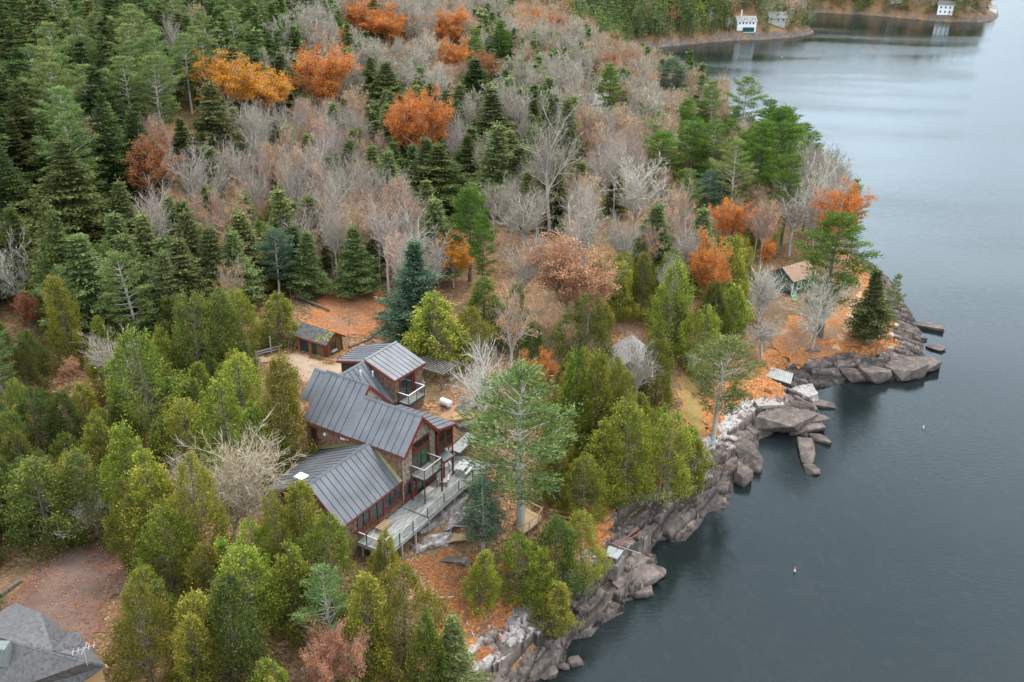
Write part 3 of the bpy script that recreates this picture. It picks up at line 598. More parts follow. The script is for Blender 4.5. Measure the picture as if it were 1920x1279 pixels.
def broadleaf(seed, H=13.0, spread=.33, leaf=0.0, twig=1.0, first=.35, lean=0.0, stems=1, thick=1.0, up=0.0):
    """leafless or leafy deciduous tree: forking limbs, sub-branches, fine twigs, optional leaf clusters"""
    rng = np.random.default_rng(seed); segs = []; tips = []
    def limb(p, d, Ln, r, lvl, maxl):
        n = 4 if lvl < 2 else 3; q = p; pts = [p]; rr = r
        for i in range(n):
            d = unit(d + rng.normal(size=3) * (.16 if lvl else .06) + np.array([0, 0, .12 if lvl else .03]))
            q2 = q + d * Ln / n; r2 = r * (1 - (i + 1) / n * .62); segs.append((q, q2, rr, r2, lvl)); rr = r2; q = q2; pts.append(q)
            if lvl < maxl and (i > 0 or lvl > 0):
                nb = {0: 3, 1: 3, 2: 3, 3: 2}[lvl]
                for _ in range(nb if rng.random() < .85 else 1):
                    ax = rng.normal(size=3); ax -= d * (ax @ d); ax = unit(ax); ang = rng.uniform(.45, .95)
                    nd = unit(d * math.cos(ang) + ax * math.sin(ang)); limb(q, nd, Ln * rng.uniform(.42, .62), r2 * .62, lvl + 1, maxl)
        tips.append((q, d, lvl))
    for s_ in range(stems):
        a0 = rng.uniform(0, 6.28); th = first * H; ld = lean + (.22 if stems > 1 else 0)
        d = unit(np.array([math.cos(a0) * ld, math.sin(a0) * ld, 1.])); p = np.array([0, 0, -.4]); r = H * .013 * thick / math.sqrt(stems)
        nn = 4
        for i in range(nn):
            d = unit(d + rng.normal(size=3) * .04); q = p + d * (th + .4) / nn; segs.append((p, q, r, r * .93, 0)); r *= .93; p = q
        nl = rng.integers(5, 8)
        top = p
        for i in range(nl):
            a = a0 + i * 2.4 + rng.normal(0, .3); el = rng.uniform(.75 + up, 1.25 + up * .5) if i else 1.5
            nd = np.array([math.cos(a) * math.cos(el), math.sin(a) * math.cos(el), math.sin(el)])
            nd[:2] *= spread / .33
            f = 0 if i < 3 else rng.uniform(-.25, 0) * th
            limb(top + np.array([0, 0, f]), unit(nd), (H - th) * (.62 if i else .72) * rng.uniform(.75, 1.0), r * (.72 if i else .85), 1, 3)
    a = list(zip(*segs)); P, E_ = np.array(a[0]), np.array(a[1]); r0, r1, lv = np.array(a[2]), np.array(a[3]), np.array(a[4])
    zm = E_[:, 2].max(); k = H / zm; P, E_ = P * k, E_ * k
    big = lv <= 2; tv, tq = tubes(P[big], E_[big], np.maximum(r0[big], .026 * thick), np.maximum(r1[big], .02 * thick), 4)
    parts = []; tone = []
    sm_ = ~big; v, q = ribbons(P[sm_], E_[sm_], np.full(sm_.sum(), .035), rng); parts.append((v, q)); tone.append(np.repeat(rng.uniform(.2, .8, sm_.sum()), 4))
    # twigs
    src = np.where(lv >= 2)[0]; nt_ = int(3600 * twig); pick = rng.choice(src, nt_); f = rng.random(nt_)[:, None]
    b0 = P[pick] + (E_[pick] - P[pick]) * f; D = unit_rows(E_[pick] - P[pick]) + rng.normal(size=(nt_, 3)) * .55 + np.array([0, 0, .25]); D = unit_rows(D)
    v, q = ribbons(b0, b0 + D * rng.uniform(.35, .95, (nt_, 1)) * H / 13, np.full(nt_, .024), rng); parts.append((v, q)); tone.append(np.repeat(rng.uniform(0, 1, nt_), 4))
    V, Q_ = cat(parts); T = np.concatenate(tone); nlq = 0
    lv_, lq_, lt_ = None, None, None
    if leaf > 0:
        src = np.where(lv >= 2)[0]; nc = int(900 * leaf); pick = rng.choice(src, nc); C_ = P[pick] + (E_[pick] - P[pick]) * rng.random((nc, 1))
        k_ = 26; Pt = np.repeat(C_, k_, 0) + rng.normal(size=(nc * k_, 3)) * np.array([.27, .27, .2]) * H / 12
        lv_, lq_ = leaves(Pt, .19, .14, rng); lt_ = np.repeat(np.clip(np.repeat(rng.normal(.45, .16, nc), k_) + rng.normal(0, .15, nc * k_), 0, 1), 4)
    return (tv, tq), (V, Q_, T), (lv_, lq_, lt_)
def unit_rows(A): return A / (np.linalg.norm(A, axis=1, keepdims=True) + 1e-9)
PROTO = {}
def proto(key, tr, cr, H, Rr, leafm, bark, lv=None):
    """store shared meshes: trunk, crown, and one joined mesh for far copies"""
    if lv is not None and lv[0] is not None:
        V, q = cat([(cr[0], cr[1]), (lv[0], lv[1])]); tone = np.concatenate([cr[2], lv[2]]); mi = np.concatenate([np.zeros(len(cr[1]), int), np.ones(len(lv[1]), int)]); cm = [M['twigmat'], leafm]
    else: V, q, tone = cr; mi = np.zeros(len(q), int); cm = [leafm]
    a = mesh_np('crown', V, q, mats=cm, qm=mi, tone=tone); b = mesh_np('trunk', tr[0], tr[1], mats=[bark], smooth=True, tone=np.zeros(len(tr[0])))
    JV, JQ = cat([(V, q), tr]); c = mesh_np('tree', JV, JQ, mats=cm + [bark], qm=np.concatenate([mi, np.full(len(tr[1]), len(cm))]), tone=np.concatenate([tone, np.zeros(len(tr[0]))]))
    rad = np.percentile(np.hypot(V[:, 0], V[:, 1]), 97 if key.startswith('pine') else 91); top = np.percentile(V[:, 2], 99.8)
    PROTO.setdefault(key, []).append((b, a, c, top, rad))
M['twigmat'] = LM['twig']
def make_protos():
    for s in range(4):
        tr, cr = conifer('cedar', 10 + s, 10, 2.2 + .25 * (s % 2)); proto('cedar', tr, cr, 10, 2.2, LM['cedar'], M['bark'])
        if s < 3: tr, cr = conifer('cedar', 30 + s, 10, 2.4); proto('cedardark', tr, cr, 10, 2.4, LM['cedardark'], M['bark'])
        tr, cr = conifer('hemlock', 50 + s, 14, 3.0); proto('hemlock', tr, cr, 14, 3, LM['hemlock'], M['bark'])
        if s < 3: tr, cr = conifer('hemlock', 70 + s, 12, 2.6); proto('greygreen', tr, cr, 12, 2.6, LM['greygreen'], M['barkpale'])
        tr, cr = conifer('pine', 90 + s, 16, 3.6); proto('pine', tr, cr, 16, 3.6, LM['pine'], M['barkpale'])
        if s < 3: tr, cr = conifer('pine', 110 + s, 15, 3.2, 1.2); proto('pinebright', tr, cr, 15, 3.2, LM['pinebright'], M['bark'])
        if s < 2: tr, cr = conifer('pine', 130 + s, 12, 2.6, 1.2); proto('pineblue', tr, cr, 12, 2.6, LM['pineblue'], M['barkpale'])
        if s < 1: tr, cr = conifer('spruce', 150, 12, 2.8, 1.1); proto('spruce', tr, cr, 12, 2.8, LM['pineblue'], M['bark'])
    M['twigmat'] = LM['twig']
    for s in range(5):
        tr, cr, lv = broadleaf(200 + s, 13, .23, first=.40, twig=.5, up=.25, thick=1.3); proto('bare', tr, cr, 13, 3, LM['twig'], M['barkpale'])
    for s in range(4):
        M['twigmat'] = LM['twigpink']; tr, cr, lv = broadleaf(220 + s, 12, .21, first=.36, twig=.5, up=.25, thick=1.25, leaf=.05 + .05 * (s % 2)); proto('barepink', tr, cr, 12, 3, LM['peach'], M['barkpale'], lv); M['twigmat'] = LM['twig']
    for s in range(2):
        tr, cr, lv = broadleaf(240 + s, 11, .31, first=.2, twig=.9, thick=1.25); proto('openbare', tr, cr, 11, 4, LM['twigpale'], M['barkpale'])
    M['twigmat'] = LM['twigtan']; tr, cr, lv = broadleaf(281, 12, .30, first=.16, twig=2.0, thick=.9, up=.15); proto('tanbare', tr, cr, 12, 4, LM['twigtan'], M['barkpale']); M['twigmat'] = LM['twig']
    tr, cr, lv = broadleaf(291, 11, .30, first=.28, twig=.28, thick=1.35, up=.1); proto('whitebare', tr, cr, 11, 4, LM['twigpale'], M['birch'])
    tr, cr, lv = broadleaf(260, 10, .22, first=.2, twig=.2, stems=3, thick=1.5); proto('birch', tr, cr, 10, 3, LM['twigpale'], M['birch'])
    for k, n0, lf, n in (('orange', 300, .75, 3), ('amber', 320, .6, 2), ('rust', 340, .7, 3), ('peach', 360, .7, 2)):
        for s in range(n):
            tr, cr, lv = broadleaf(n0 + s, 12, .34, leaf=lf, twig=.4, first=.3); proto(k, tr, cr, 12, 3.5, LM[k], M['barkpale'], lv)
make_protos()
NAME = dict(cedar='cedar_tree', cedardark='cedar_tree', hemlock='hemlock_tree', greygreen='hemlock_tree', pine='pine_tree', pinebright='pine_tree', pineblue='pine_tree',
            spruce='spruce_tree', bare='leafless_tree', barepink='leafless_tree', openbare='leafless_tree', whitebare='leafless_tree', tanbare='leafless_tree', birch='birch_tree', orange='oak_tree', amber='maple_tree', rust='oak_tree', peach='oak_tree')
trng = random.Random(5)
def put_tree(kind, x, y, z, h, rad, label, group=None, variant=None, joined=False, rz=None, lean=None):
    pr = PROTO[kind]; tm, cm, jm, H0, R0 = pr[(variant if variant is not None else trng.randrange(len(pr))) % len(pr)]
    sz = h / H0; sx = (rad / R0) if rad else sz
    rz = trng.uniform(0, 6.28) if rz is None else rz; nm = NAME[kind]
    if joined:
        o = link(nm, jm, None, (x, y, z - .1), rz); o.scale = (sx, sx, sz)
    else:
        o = empty(nm, (x, y, z - .1), rz); o.scale = (sx, sx, sz)
        link('trunk', tm, o); link('crown', cm, o)
    if kind in ('cedar', 'cedardark', 'hemlock', 'greygreen', 'bare', 'barepink', 'pine'): o.rotation_euler = (trng.gauss(0, .035), trng.gauss(0, .035), rz)
    return tag(o, label, nm.split('_')[0] + ' tree', group)
PLACED = []
def special(kind, tx, ty, by, wpx, label, group=None, z=None, **k):
    """tree from its top pixel, the row of its base and its crown width in the photograph"""
    bx = tx
    for _ in range(6):
        p = hit(bx, by) if z is None else at(bx, by, z)
        h = 5.0
        lo, hi = 1., 40.
        for _ in range(30):
            h = (lo + hi) / 2
            if pj(p[0], p[1], p[2] + h)[1] > ty: lo = h
            else: hi = h
        q = pj(p[0], p[1], p[2] + h); bx += (tx - q[0])
    s = FP / pj(p[0], p[1], p[2] + h / 2)[2]; rad = wpx / 2 / s
    PLACED.append((p[0], p[1], rad))
    return put_tree(kind, p[0], p[1], p[2], h, rad, label, group, **k)
# ------------------------------------------------------------------ the lake house
def loc3(u, v, z): return (u, v, z - 9.0)
def Lp(pts): return [loc3(*p) for p in pts]
house = empty('lake_house', tuple(HO), HA, 'large brown shingled lake house with three grey metal roofs and red trim', 'house')
def roof(name, pts, seams=.74, parent=None, mats=None, th=.14, rim=None, org=None):
    """pts: ridge start, ridge end, eave end, eave start (house frame). standing seams run ridge -> eave"""
    a, b_, c, d = [Vector(p) for p in (Lp(pts) if org is None else pts)]
    m = MB(); m.slab([a, b_, c, d], th, 0)
    n = (b_ - a).cross(d - a).normalized(); n = -n if n.z < 0 else n
    k = max(2, int(round(((b_ - a).length + (c - d).length) / 2 / seams)))
    for i in range(k + 1):
        f = i / k; p = a.lerp(b_, f) + n * .03; q = d.lerp(c, f) + n * .03
        if 0 < i < k: m.beam(p, q, .026, .045, 1, n)
    m.beam(a + n * .03, b_ + n * .03, .22, .06, 0, n)
    return m.build(name, mats or [M['roof'], M['seam']], parent or house)
def fascia(lines, parent=None, name='fascia', h=.26, m='red', w_=.07, raw=False):
    for p, q in lines:
        b = MB(); P, Q_ = (p, q) if raw else (loc3(*p), loc3(*q)); P, Q_ = Vector(P), Vector(Q_)
        b.beam(P - Vector((0, 0, h / 2)), Q_ - Vector((0, 0, h / 2)), w_, h); b.build(name, M[m], parent or house)
def opening(name, P0, r, up, nrm, w_, h, cols=2, rows=1, parent=None, fm='darkred', gm='pane', fw=.09, mull=None, raw=False, sill=False):
    """window or door: frame of bars with mullions, glass as its child"""
    P0 = Vector(P0 if raw else loc3(*P0)); r, up, nrm = Vector(r), Vector(up), Vector(nrm)
    b = MB(); T = .10
    def bar(x0, x1, y0, y1, mi=0, t=T):
        a = [P0 + r * x + up * y + nrm * 0.0 for x, y in ((x0, y0), (x1, y0), (x1, y1), (x0, y1))]
        b.hexa(a, [p + nrm * t for p in a], mi)
    bar(-fw, w_ + fw, -fw, 0); bar(-fw, w_ + fw, h, h + fw); bar(-fw, 0, 0, h); bar(w_, w_ + fw, 0, h)
    for i in range(1, cols): x = w_ * i / cols; bar(x - .03, x + .03, 0, h, 1, T * .8)
    for i in range(1, rows): y = h * i / rows; bar(0, w_, y - .025, y + .025, 1, T * .7)
    o = b.build(name, [M[fm], M['black'] if mull is None else M[mull]], parent or house)
    g = MB(); a = [P0 + r * x + up * y + nrm * .02 for x, y in ((0, 0), (w_, 0), (w_, h), (0, h))]; g.hexa(a, [p + nrm * .02 for p in a]); g.build('pane', M[gm], o)
    if sill: s = MB(); a = [P0 + r * x + up * y + nrm * .101 for x, y in ((-fw, -fw - .06), (w_ + fw, -fw - .06), (w_ + fw, -fw + .02), (-fw, -fw + .02))]; s.hexa(a, [p + nrm * .12 for p in a]); s.build('sill', M['white'], o)
    return o
# main wing
zf = lambda v: 14.85 + (v + .32) * 1.01
m = MB()
m.prism(Lp([(-6.6, 0, 7.5), (-6.6, 5.2, 7.5), (-6.6, 5.2, 14.75), (-6.6, 2.59, 17.5), (-6.6, 0, 14.95)]), (6.6, 0, 0))
m.build('gable_wall', M['shingle_pale'], house)
m = MB(); m.prism(Lp([(-11.9, 0.01, 7.5), (-11.9, 6.85, 7.5), (-11.9, 6.85, 14.8), (-11.9, 3.45, 18.3), (-11.9, 0.01, 14.95)]), (5.38, 0, 0)); m.build('wall', M['shingle'], house)
m = MB(); m.prism(Lp([(-6.52, 2.3, 16.8), (-6.52, 6.85, 14.75), (-6.52, 3.45, 18.28)]), (.03, 0, 0)); m.build('gable_wall', M['shingle_pale'], house)
m = MB(); m.box(-11.88, -.02, -.03, -.005, -1.3, 5.65); m.build('side_wall', M['shingle'], house)
roof('main_roof', [(-6.49, 2.59, 17.79), (.5, 2.59, 17.79), (.5, -.32, 14.85), (-6.49, -.32, 14.85)])
roof('upper_roof', [(-11.97, 3.45, 18.66), (-6.49, 3.45, 18.66), (-6.49, -.32, 14.85), (-11.97, -.32, 14.85)])
roof('end_roof', [(-13.6, 3.45, 18.45), (-11.99, 3.45, 18.45), (-11.99, 1.1, 16.08), (-13.6, 1.1, 16.08)])
roof('rear_roof', [(-6.49, 2.61, 17.78), (.5, 2.61, 17.78), (.5, 5.3, 14.95), (-6.49, 5.3, 14.95)])
roof('rear_roof', [(-11.97, 3.47, 18.65), (-6.4, 3.47, 18.65), (-6.4, 7.0, 14.95), (-11.97, 7.0, 14.95)])
fascia([((.54, 2.6, 17.72), (.54, -.34, 14.76)), ((.54, 2.58, 17.72), (.54, 5.32, 14.86)), ((-6.38, 3.45, 18.6), (-6.38, 7.05, 14.84)), ((-6.45, 3.42, 18.58), (-6.45, 2.6, 17.80))], h=.30)
fascia([((-11.97, -.36, 14.74), (.5, -.36, 14.74)), ((-12.0, -.34, 14.76), (-12.0, 3.4, 18.5))], m='darkred', h=.2)
# sun room
m = MB(); m.box(-6.3, .2, 5.21, 7.65, 3.1, 5.28); m.build('sunroom_wall', M['darkwood'], house)
m = MB(); m.box(-6.3, -1.6, 5.22, 7.6, -1, 3.09); m.build('wall', M['shingle'], house)
roof('sunroom_roof', [(-6.35, 5.1, 15.2), (.55, 5.1, 15.2), (.55, 7.95, 14.5), (-6.35, 7.95, 14.5)], .68)
fascia([((.6, 5.15, 15.13), (.6, 7.98, 14.44)), ((-6.3, 7.99, 14.42), (.6, 7.99, 14.42))], h=.24)
for v0 in (5.45, 6.62): opening('window', (.2, v0, 12.35), (0, 1, 0), (0, 0, 1), (1, 0, 0), .95, 1.75, 1, 2, fm='red', fw=.11, mull='darkred')
m = MB(); m.beam(loc3(.3, 5.25, 11.5), loc3(.3, 5.25, 14.6), .14, .14); m.beam(loc3(.3, 7.7, 9.0), loc3(.3, 7.7, 14.2), .12, .12); m.build('post', M['red'], house)
m = MB(); m.slab(Lp([(-.7, 5.25, 12.1), (-.7, 6.9, 11.95), (1.0, 6.9, 11.45), (1.0, 5.25, 11.6)]), .1); m.build('porch_roof', M['roof'], house)
fascia([((1.03, 5.2, 11.55), (1.03, 6.95, 11.4)), ((-.7, 5.22, 12.0), (1.03, 5.22, 11.52))], m='darkred', h=.2)
m = MB(); m.beam(loc3(.95, 5.3, 9.0), loc3(.95, 5.3, 11.4), .13, .13); m.beam(loc3(.95, 6.85, 9.0), loc3(.95, 6.85, 11.3), .13, .13); m.build('post', M['darkred'], house)
# gable end: tall door window with transom, lower storey glazing
opening('door', (0, 1.62, 12.12), (0, 1, 0), (0, 0, 1), (1, 0, 0), 2.45, 1.85, 2, 1, fm='darkred', gm='pane_green', fw=.12)
m = MB(); m.beam(loc3(.08, 1.5, 14.15), loc3(.08, 4.2, 14.15), .2, .2); m.build('door_beam', M['red'], house)
opening('transom_window', (0, 1.62, 14.35), (0, 1, 0), (0, 0, 1), (1, 0, 0), 2.45, .72, 2, 1, fm='red', fw=.09)
opening('window', (0, .28, 9.95), (0, 1, 0), (0, 0, 1), (1, 0, 0), 1.65, 1.3, 2, 1, fm='darkred', fw=.12, sill=False)
opening('door', (0, 2.2, 9.2), (0, 1, 0), (0, 0, 1), (1, 0, 0), 1.5, 2.1, 2, 1, fm='darkred', fw=.13)
opening('window', (0, 3.98, 9.95), (0, 1, 0), (0, 0, 1), (1, 0, 0), 1.1, 1.3, 2, 1, fm='darkred', fw=.12)
m = MB(); m.box(.002, .05, 0.05, 2.05, .1, .82); m.box(.002, .05, 3.85, 5.2, .1, .82); m.build('apron_panel', M['darkred'], house)
# balcony on the gable
def balcony(u0, u1, v0, v1, z, sides='LFR', rm='rail', posts=()):
    t = MB(); t.box(u0, u1, v0, v1, z - 9 - .12, z - 9); bal = t.build('balcony', M['deck'], house)
    g = MB()
    for uu in np.linspace(u0, u1, 2): pass
    r_ = MB(); pn = MB(); ps = MB(); H_ = 1.05; zz = z - 9
    path = [(u0, v0), (u1, v0), (u1, v1), (u0, v1)]
    for i in range(3):
        (a, b_), (c, d) = path[i], path[i + 1]
        r_.beam((a, b_, zz + H_), (c, d, zz + H_), .09, .05)
        a2 = Vector((a, b_, zz + .08)).lerp(Vector((c, d, zz + .08)), .03); c2 = Vector((a, b_, zz + .08)).lerp(Vector((c, d, zz + .08)), .97)
        pn.beam(a2 + Vector((0, 0, .45)), c2 + Vector((0, 0, .45)), .012, .86)
    for (a, b_) in path + [((u1), (v0 + v1) / 2)]: ps.beam((a, b_, zz - .1), (a, b_, zz + H_ - .03), .05, .05)
    r_.build('top_rail', M[rm], bal); pn.build('glass_panel', M['glassrail'], bal); ps.build('rail_post', M['black'], bal)
    f = MB(); f.beam((u0, v0, zz - .2), (u1, v0, zz - .2), .08, .2); f.beam((u1, v0, zz - .2), (u1, v1, zz - .2), .08, .2); f.build('edge_beam', M['darkwood'], bal)
    return bal
balcony(.12, 1.7, 1.15, 3.8, 12.0)
m = MB(); m.beam(loc3(1.72, 3.86, 9.05), loc3(1.72, 3.86, 13.05), .14, .14); m.build('balcony_post', M['darkred'], house)
m = MB(); m.beam(loc3(.25, 1.1, 9.05), loc3(.25, 1.1, 11.8), .14, .14); m.beam(loc3(1.65, 1.2, 9.05), loc3(1.65, 1.2, 11.75), .09, .09); m.build('balcony_post', M['darkred'], house)
# lower wing
m = MB(); m.prism(Lp([(-.15, -8.3, 7.2), (-9.3, -8.3, 7.2), (-9.3, -8.3, 11.9), (-3.6, -8.3, 14.7), (-.15, -8.3, 11.75)]), (0, 8.2, 0)); m.build('wing_wall', M['shingle'], house)
roof('wing_roof', [(-3.65, -8.5, 14.95), (-3.65, -.34, 14.95), (-.05, -.34, 11.85), (-.05, -8.5, 11.85)], .68)
roof('wing_roof', [(-3.67, -.30, 14.95), (-3.67, -8.5, 14.95), (-9.6, -8.5, 12.0), (-11.3, -.30, 11.35)], .68)
m = MB(); m.slab(Lp([(-11.4, -.28, 11.5), (-4.2, -.28, 14.62), (-4.2, -.06, 14.85), (-11.4, -.06, 11.85)]), .12); m.build('roof_cricket', mat('mossy_flashing', (0.10, 0.09, 0.03), .8, 0, (0.16, 0.14, 0.05), 2), house)
m = MB(); m.slab(Lp([(-.0, -.5, 11.95), (-3.4, -.28, 14.86), (-3.4, -.06, 14.9), (-.0, -.06, 11.98)]), .08); m.build('roof_cricket', mat('mossy_gutter', (0.20, 0.18, 0.08), .8, 0, (0.30, 0.28, 0.14), 2), house)
fascia([((-.02, -8.52, 11.8), (-.02, -.2, 11.8))], m='darkred', h=.16); fascia([((-.05, -8.53, 11.8), (-3.65, -8.53, 14.9)), ((-3.65, -8.53, 14.9), (-9.6, -8.53, 11.95))], m='darkred', h=.18)
opening('window', (-.15, -6.35, 10.2), (0, 1, 0), (0, 0, 1), (1, 0, 0), 1.5, 1.42, 2, 1, fm='darkred', fw=.11)
opening('door', (-.15, -4.6, 9.75), (0, 1, 0), (0, 0, 1), (1, 0, 0), 1.75, 1.88, 2, 1, fm='red', fw=.14)
opening('window', (-.15, -2.6, 10.2), (0, 1, 0), (0, 0, 1), (1, 0, 0), 1.5, 1.42, 2, 1, fm='darkred', fw=.12)
opening('window', (-.15, -.82, 10.0), (0, 1, 0), (0, 0, 1), (1, 0, 0), .62, 1.6, 1, 1, fm='darkred', fw=.11)
m = MB(); m.box(-.148, -.09, -6.45, -4.8, .55, 1.1); m.box(-.148, -.09, -2.7, -.2, .7, 1.1); m.build('apron_panel', M['darkred'], house)
m = MB(); m.box(-6.1, -5.3, -7.6, -6.9, 3.9, 5.3); c_ = m.build('chimney', M['stone'], house); m = MB(); m.box(-6.2, -5.2, -7.7, -6.8, 5.3, 5.42); m.box(-5.15, -4.7, -7.5, -7.0, 4.2, 4.9); m.build('chimney_cap', M['white'], c_)
# side wall window and lamps (main wing, left)
opening('window', (-11.25, 0, 12.65), (1, 0, 0), (0, 0, 1), (0, -1, 0), .7, 1.55, 1, 1, fm='red', gm='pane', fw=.10, mull='white')
for uu, zz in ((-9.41, 13.95), (-7.22, 14.25), (-6.9, 14.3), (-6.48, 14.4)):
    m = MB(); m.box(uu - .12, uu + .12, -.2, -.03, zz - 9.12, zz - 8.9); m.box(uu - .04, uu + .04, -.14, -.03, zz - 8.9, zz - 8.8); m.build('wall_lamp', M['white'], house)
# entry porch left, dark
m = MB(); m.slab(Lp([(-13.6, -.3, 11.0), (-11.9, -.3, 11.2), (-11.9, 2.5, 11.9), (-13.6, 2.5, 11.7)]), .1); m.build('porch_roof', mat('rusty_porch_roof', (0.16, 0.05, 0.025), .8, 0, (0.10, 0.085, 0.08), 1.5), house)
# back wing with shed dormer
m = MB(); m.prism(Lp([(-7.6, 4.2, 7.6), (-14.4, 4.2, 7.6), (-14.4, 4.2, 14.0), (-11.15, 4.2, 17.5), (-7.6, 4.2, 13.95)]), (0, 4.2, 0)); m.build('wing_wall', M['shingle'], house)
m = MB(); m.prism(Lp([(-7.6, 8.41, 7.6), (-14.6, 8.41, 7.6), (-15.9, 13.5, 7.6), (-7.6, 13.5, 7.6)]), (0, 0, 6.2)); m.build('wing_wall', M['shingle'], house)
m = MB(); m.prism(Lp([(-7.7, 13.4, 13.8), (-11.15, 13.4, 17.6), (-15.9, 13.4, 16.1), (-15.9, 13.4, 13.8)]), (0, .12, 0)); m.prism(Lp([(-11.15, 8.45, 17.6), (-14.6, 8.45, 16.8), (-14.6, 8.45, 13.8), (-11.15, 8.45, 13.8)]), (0, .1, 0)); m.build('gable_wall', M['darkwood'], house)
m = MB(); m.beam(loc3(-14.6, 8.5, 7.8), loc3(-14.6, 13.4, 7.8), .05, .05); m.slab(Lp([(-14.62, 8.5, 16.7), (-15.92, 13.4, 16.1), (-15.92, 13.4, 8), (-14.62, 8.5, 8)]), .08); m.build('side_wall', M['darkwood'], house)
roof('wing_roof', [(-11.15, 3.6, 18.0), (-11.15, 13.68, 18.0), (-7.44, 13.68, 14.2), (-7.44, 3.6, 14.2)], .68)
roof('rear_roof', [(-11.17, 13.68, 17.99), (-11.17, 8.24, 17.99), (-14.95, 8.24, 17.04), (-16.5, 13.68, 16.27)], .68)
fascia([((-7.4, 7.6, 14.12), (-7.4, 13.7, 14.12))], m='darkred', h=.16)
fascia([((-11.2, 8.2, 17.93), (-14.98, 8.2, 16.98)), ((-14.98, 8.2, 16.98), (-16.53, 13.7, 16.2))], h=.22)
m = MB(); m.prism(Lp([(-7.5, 8.55, 13.4), (-7.5, 8.55, 16.62), (-11.1, 8.55, 17.9), (-11.1, 8.55, 17.6)]), (0, 4.7, 0)); m.build('dormer_wall', M['shingle'], house)
roof('dormer_roof', [(-11.12, 8.3, 18.16), (-11.12, 13.6, 18.16), (-7.25, 13.6, 16.72), (-7.25, 8.3, 16.85)], .68)
fascia([((-7.22, 8.28, 16.78), (-7.22, 13.62, 16.65)), ((-7.25, 8.26, 16.78), (-11.1, 8.26, 18.1))], h=.2)
opening('door', (-7.5, 9.45, 14.3), (0, 1, 0), (0, 0, 1), (1, 0, 0), 1.9, 2.05, 2, 1, fm='darkred', fw=.14)
m = MB(); m.beam(loc3(-7.44, 11.75, 14.25), loc3(-7.44, 11.75, 16.6), .2, .2); m.build('door_post', M['red'], house)
balcony(-7.45, -6.1, 9.0, 11.75, 14.05, rm='white')
for u_, v_ in ((-9.9, 8.0), (-10.4, 6.7)):
    zz = 18 + (-11.15 - u_) * 1.02; m = MB(); m.tube(loc3(u_, v_, zz - .1), loc3(u_, v_, zz + .5), .07); m.tube(loc3(u_, v_, zz + .48), loc3(u_, v_, zz + .56), .1); m.build('vent_pipe', M['white'], house)
# ------------------------------------------------------------------ deck
deck = empty('wooden_deck', tuple(HO), HA, 'long grey board deck with glass rail along the lake side of the brown house', 'deck')
m = MB(); m.slab([(-.1, -6.6, .05), (3.25, -6.5, .05), (3.2, -.28, .05), (-.1, -.28, .05)], .16); m.slab([(0, -.27, .2), (3.15, -.27, .2), (3.0, 5.2, .2), (0, 5.2, .2)], .2); m.slab([(-1.55, 5.205, .2), (3.0, 5.205, .2), (3.3, 10.4, .2), (-1.55, 10.4, .2)], .2)
m.build('deck_floor', M['deck'], deck)
m = MB(); m.beam((3.22, -6.5, -.22), (3.12, -.3, -.22), .1, .22); m.beam((3.12, -.25, -.12), (3.0, 5.2, -.12), .1, .26); m.beam((3.0, 5.2, -.12), (3.3, 10.4, -.12), .1, .26); m.beam((-.1, -6.55, -.2), (3.2, -6.5, -.2), .1, .22); m.build('edge_beam', M['greywood'], deck)
for (a, b_) in ((3.0, -6.3), (3.0, -4.2), (2.95, -2.1), (2.95, 0), (2.85, 2.2), (2.8, 4.4), (2.9, 7), (3.0, 9.8), (.2, -6.3), (1.5, -6.3)):
    zb = g1(*W(a, b_, 0)[:2]) - 9.3; m = MB(); m.beam((a, b_, min(zb, -.6)), (a, b_, -.2), .16, .16); m.build('support_post', M['greywood'], deck)
rl = [(.0, -6.5), (3.2, -6.45), (3.1, -.3), (2.95, 5.2), (3.22, 10.3)]
m = MB(); g = MB()
for i in range(4):
    z0 = .05 if i < 2 else .2; a, b_ = Vector((*rl[i], z0)), Vector((*rl[i + 1], z0)); k = max(1, round((b_ - a).length / 2.2))
    if i == 0: m.beam(a + Vector((0, 0, 1.08)), b_ + Vector((0, 0, 1.08)), .1, .05)
    for j in range(k):
        p, q = a.lerp(b_, j / k + .01), a.lerp(b_, (j + 1) / k - .01); g.beam(p + Vector((0, 0, .58)), q + Vector((0, 0, .58)), .012, .95)
m.build('top_rail', M['rail'], deck); g.build('glass_panel', M['glassrail'], deck)
for (a, b_) in ((3.25, -4.76), (3.2, -2.72), (3.1, -.35), (3.02, 2.36), (2.97, 4.92), (3.08, 7.19), (3.2, 9.6), (.9, -6.49), (3.2, -6.45)):
    m = MB(); m.beam((a, b_, -.2), (a, b_, 1.15), .06, .06); m.box(a - .06, a + .06, b_ - .06, b_ + .06, 1.15, 1.2); m.build('rail_post', M['black'], deck)
m = MB()
for i in range(7): m.box(.2, 1.0, -4.5 + i * .22, -4.36 + i * .22, .45, .5)
m.box(.2, .28, -4.5, -3.1, .06, .45); m.box(.92, 1.0, -4.5, -3.1, .06, .45); o = m.build('slatted_bench', M['tanwood'], None, tuple(HO), HA)
tag(o, 'low slatted wooden bench below the lower sliding door of the house', 'bench')
m = MB(); m.box(.25, .95, 2.25, 3.6, .205, .42); tag(m.build('door_step', M['rail'], None, tuple(HO), HA, .02), 'pale wooden step on the deck outside the ground floor door', 'step')
